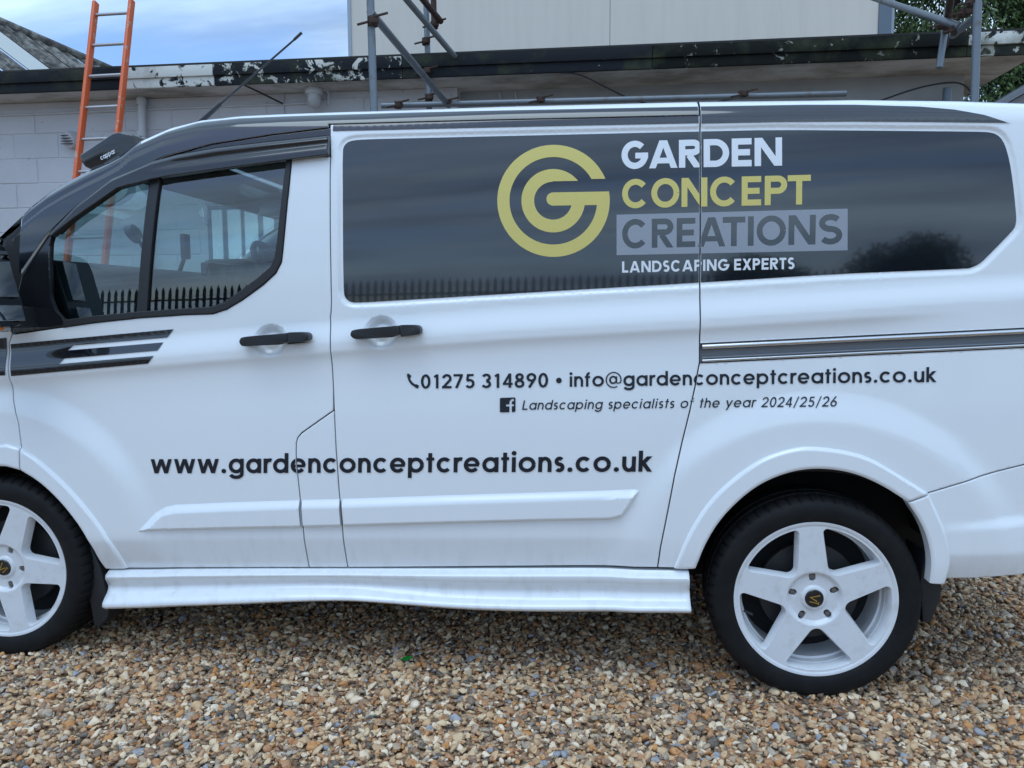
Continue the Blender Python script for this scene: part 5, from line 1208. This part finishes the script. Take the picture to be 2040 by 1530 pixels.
# ------------------------------------------------------------------ scaffolds
TR=.0242
def coupler(p,par,ax=Vector((0,0,1))):
    bm=bmesh.new(); bm_tube(bm,[p-Vector((0,0,.026)),p+Vector((0,0,.026))],.032,10); bm_box(bm,p+Vector((.018,-.034,0)),(.05,.04,.045),.006); bm_tube(bm,[p+Vector((.02,-.05,.01)),p+Vector((.11,-.06,.025))],.008,6); bm_tube(bm,[p+Vector((-.09,-.02,-.02)),p+Vector((-.02,-.03,-.01))],.008,6)
    return par(from_bm('coupler',bm,'rusty',None,True,40))
s1=empty('scaffold',(.82,2.2,0)); tag(s1,'scaffold of grey tubes and rusty couplers rising behind the van roof, left of centre','scaffold')
def s1w(o): o.parent=s1; o.matrix_parent_inverse=s1.matrix_basis.inverted(); return o
V_=Vector
s1w(tube('upright',[(.855,2.2,0),(.812,2.2,3.164),(.795,2.2,4.6)],TR,'galvanised')); s1w(tube('upright',[(.83,4.0,0),(.767,4.0,2.98),(.735,4.0,4.9)],TR,'galvanised'))
s1w(tube('brace',[(.83,2.13,3.07),(.93,4.02,2.99)],TR,'galvanised')); s1w(tube('brace',[(.60,2.9,3.75),(.735,3.4,3.62),(1.0,3.95,3.36)],TR,'galvanised')); s1w(tube('brace',[(.70,2.6,3.72),(.90,3.88,3.62)],TR,'rusty'))
s1w(tube('ledger',[(.38,3.93,2.985),(4.09,3.93,2.957)],TR,'galvanised')); s1w(tube('upright',[(.835,3.92,3.62),(.82,3.92,4.9)],TR,'rusty'))
for p in ((.83,2.18,3.03),(.755,3.98,3.26),(.75,3.98,3.50),(.77,3.98,3.05),(.52,3.93,2.985),(.93,3.95,2.995),(1.70,3.93,2.985),(3.30,3.93,2.975),(.84,3.9,3.60)): coupler(V_(p),s1w)
s2=empty('scaffold',(4.5,2.7,0)); tag(s2,'scaffold upright with a sloping tube in front of the conifers, far right','scaffold')
def s2w(o): o.parent=s2; o.matrix_parent_inverse=s2.matrix_basis.inverted(); return o
s2w(tube('upright',[(4.555,2.7,0),(4.497,2.7,3.177),(4.47,2.7,4.6)],TR,'galvanised')); s2w(tube('brace',[(4.323,4.2,3.772),(4.50,3.0,3.132),(4.507,2.95,3.105)],TR,'galvanised'))
s2w(tube('upright',[(4.62,3.55,3.02),(4.70,3.6,3.6),(4.75,3.62,4.4)],TR,'galvanised')); s2w(tube('transom',[(4.35,2.72,3.245),(4.9,4.2,3.30)],TR,'rusty')); s2w(tube('transom',[(4.50,2.74,3.085),(4.52,3.1,3.10)],TR,'galvanised'))
for p in ((4.48,2.74,3.18),(4.50,3.0,3.10),(4.52,2.95,3.19),(4.60,3.5,3.30)): coupler(V_(p),s2w)
# ledger tie between the two is a loose tube lying on the roof edge
# ------------------------------------------------------------------ trees
def crown_mesh(name,n,fn,size,m,droop=.5):
    rng=np.random.default_rng(5); V=np.zeros((n*4,3)); 
    P=fn(rng,n); out=P[:,3:6]; P=P[:,:3]
    d=out*(1-droop)+np.array([0,0,-droop])+rng.normal(0,.35,(n,3)); d/=np.linalg.norm(d,axis=1)[:,None]
    r=rng.normal(0,1,(n,3)); s=np.cross(d,r); s/=np.linalg.norm(s,axis=1)[:,None]
    L=size*rng.uniform(.6,1.4,(n,1)); Wd=L*.21
    V[0::4]=P; V[1::4]=P+d*L*.5+s*Wd; V[2::4]=P+d*L; V[3::4]=P+d*L*.5-s*Wd
    me=bpy.data.meshes.new(name); me.vertices.add(n*4); me.vertices.foreach_set('co',V.ravel()); me.loops.add(n*4); me.loops.foreach_set('vertex_index',np.arange(n*4)); me.polygons.add(n); me.polygons.foreach_set('loop_start',np.arange(0,n*4,4)); me.polygons.foreach_set('loop_total',np.full(n,4)); me.update(); me.materials.append(MATS[m]); return me
def cyp(rng,n):
    # drooping sprays on branches round a stem
    nb=520; H=9.0; z=rng.uniform(.06,1,nb)**.9; rad=2.0*(1-z)**.75+.25; az=rng.uniform(0,6.283,nb)
    bi=rng.integers(0,nb,n); t=rng.uniform(.25,1,n)**.55; rr=rad[bi]*t*rng.uniform(.9,1.1,n)
    zz=1.4+z[bi]*H-.35*t**2+.15*rng.normal(0,1,n); a=az[bi]+rng.normal(0,.10,n)/np.maximum(t,.3)
    o=np.stack([np.cos(a),np.sin(a),0*a],1); return np.hstack([np.stack([rr*np.cos(a),rr*np.sin(a),zz],1),o])
cyp_me=crown_mesh('crown',90000,cyp,.075,'cypress_leaf',.62)
bm=bmesh.new(); bm_tube(bm,[(0,0,0),(.03,0,2),(0,.04,5),(0,0,9.8)],[.20,.17,.10,.02],10)
for k in range(22):
    a=k*2.4; z=1.6+k*.34; l=1.5*(1-k/24)
    bm_tube(bm,[(0,0,z),(l*.6*math.cos(a),l*.6*math.sin(a),z+.1),(l*math.cos(a),l*math.sin(a),z-.1)],[.05,.03,.01],6)
bmesh.ops.recalc_face_normals(bm,faces=bm.faces); trunk_me=bpy.data.meshes.new('trunk'); bm.to_mesh(trunk_me); bm.free(); trunk_me.materials.append(MATS['bark'])
def tree(nm,loc,rz,sc,label,group,cm=cyp_me,tm=trunk_me):
    t=empty(nm,loc); t.rotation_euler=(0,0,rz); t.scale=(sc,sc,sc); tag(t,label,'tree',group)
    link(bpy.data.objects.new('crown',cm),t); link(bpy.data.objects.new('trunk',tm),t)
tree('conifer',(7.55,10.6,0),0,.95,'dark conifer beside the corner of the tall cream building','conifers behind the outbuilding')
tree('conifer',(9.4,9.9,0),2.1,1.0,'dark conifer at the right edge, behind the end of the fascia','conifers behind the outbuilding')
tree('conifer',(11.2,13.0,0),4.0,1.1,'dark conifer furthest right, mostly beyond the picture edge','conifers behind the outbuilding')

# ------------------------------------------------------------------ yard boundary behind the camera (mirrored in the glass)
fn_=empty('palisade_fence',(0,-13,0)); tag(fn_,'steel palisade fence with pointed pales, mirrored in the cab window','fence')
bm=bmesh.new(); pv=[(-.034,0),(.034,0),(.034,2.28),(.0,2.42),(-.034,2.28)]
A_=[bm.verts.new((u,0,v)) for u,v in pv]; B_=[bm.verts.new((u,.014,v)) for u,v in pv]; bm.faces.new(A_); bm.faces.new(B_[::-1])
for i in range(5): bm.faces.new((A_[i],B_[i],B_[(i+1)%5],A_[(i+1)%5]))
bmesh.ops.recalc_face_normals(bm,faces=bm.faces); pale=bpy.data.meshes.new('pale'); bm.to_mesh(pale); bm.free(); pale.materials.append(MATS['fence_steel'])
for k in range(190):
    b=link(bpy.data.objects.new('pale',pale),fn_); b.location=(-15+k*.155,0,random.uniform(-.015,.015))
for z in (.45,2.0): o=box('fence_rail',(-.3,.03,z),(29.6,.04,.05),'fence_steel',fn_)
def oak(rng,n):
    nb=60; c=rng.normal(0,1,(nb,3)); c/=np.linalg.norm(c,axis=1)[:,None]; c*=rng.uniform(.4,1,(nb,1)); c=c*np.array([2.6,2.3,2.0])+np.array([0,0,4.2])
    i=rng.integers(0,nb,n); q=rng.normal(0,1,(n,3)); q/=np.linalg.norm(q,axis=1)[:,None]; p=c[i]+q*rng.uniform(.3,.85,(n,1)); return np.hstack([p,q])
oak_me=crown_mesh('crown',16000,oak,.22,'oak_leaf',.2)
bm=bmesh.new(); bm_tube(bm,[(0,0,0),(.05,0,1.6),(0,.1,3.2),(.1,0,4.6)],[.24,.19,.14,.05],10)
for k in range(7): bm_tube(bm,[(0,.05,2.2+k*.25),(1.1*math.cos(k*2.4),1.1*math.sin(k*2.4),3.2+k*.2),(1.9*math.cos(k*2.4),1.9*math.sin(k*2.4),3.9+k*.2)],[.09,.06,.02],7)
bmesh.ops.recalc_face_normals(bm,faces=bm.faces); oak_tr=bpy.data.meshes.new('trunk'); bm.to_mesh(oak_tr); bm.free(); oak_tr.materials.append(MATS['bark'])
for k,(x,y,s,lb_) in enumerate(((6.5,-20,.60,'broad leafy tree mirrored at the right end of the window graphic'),(11,-21,.72,'larger leafy tree beyond the fence, behind the rear of the van'),(15.5,-18,.6,'small leafy tree beyond the fence at its far end'),(-1,-24,.42,'low leafy tree beyond the middle of the fence'))):
    tree('broadleaf_tree',(x,y,-.3),k*1.3,s,lb_,'trees beyond the palisade fence',oak_me,oak_tr)
# ------------------------------------------------------------------ litter on the stones
def shard(p,s,m,label,nm):
    bm=bmesh.new(); pts=[(-.9,-.3,0),(.2,-.5,.1),(1,.1,.35),(.3,.45,.4),(-.6,.25,.15)]
    A=[bm.verts.new((p[0]+x*s,p[1]+y*s,p[2]+z*s)) for x,y,z in pts]; B=[bm.verts.new((p[0]+x*s,p[1]+y*s+.2*s,p[2]+z*s-.16*s)) for x,y,z in pts]
    bm.faces.new(A); bm.faces.new(B[::-1])
    for i in range(5): bm.faces.new((A[i],B[i],B[(i+1)%5],A[(i+1)%5]))
    tag(from_bm(nm,bm,m),label,'glass')
shard((1.525,.075,.027),.024,'green_glass','shard of bright green glass lying on the gravel','glass_shard')
shard((1.521,-.322,.024),.007,'teal_glass','tiny teal glass chip on the gravel near the picture bottom','glass_chip')
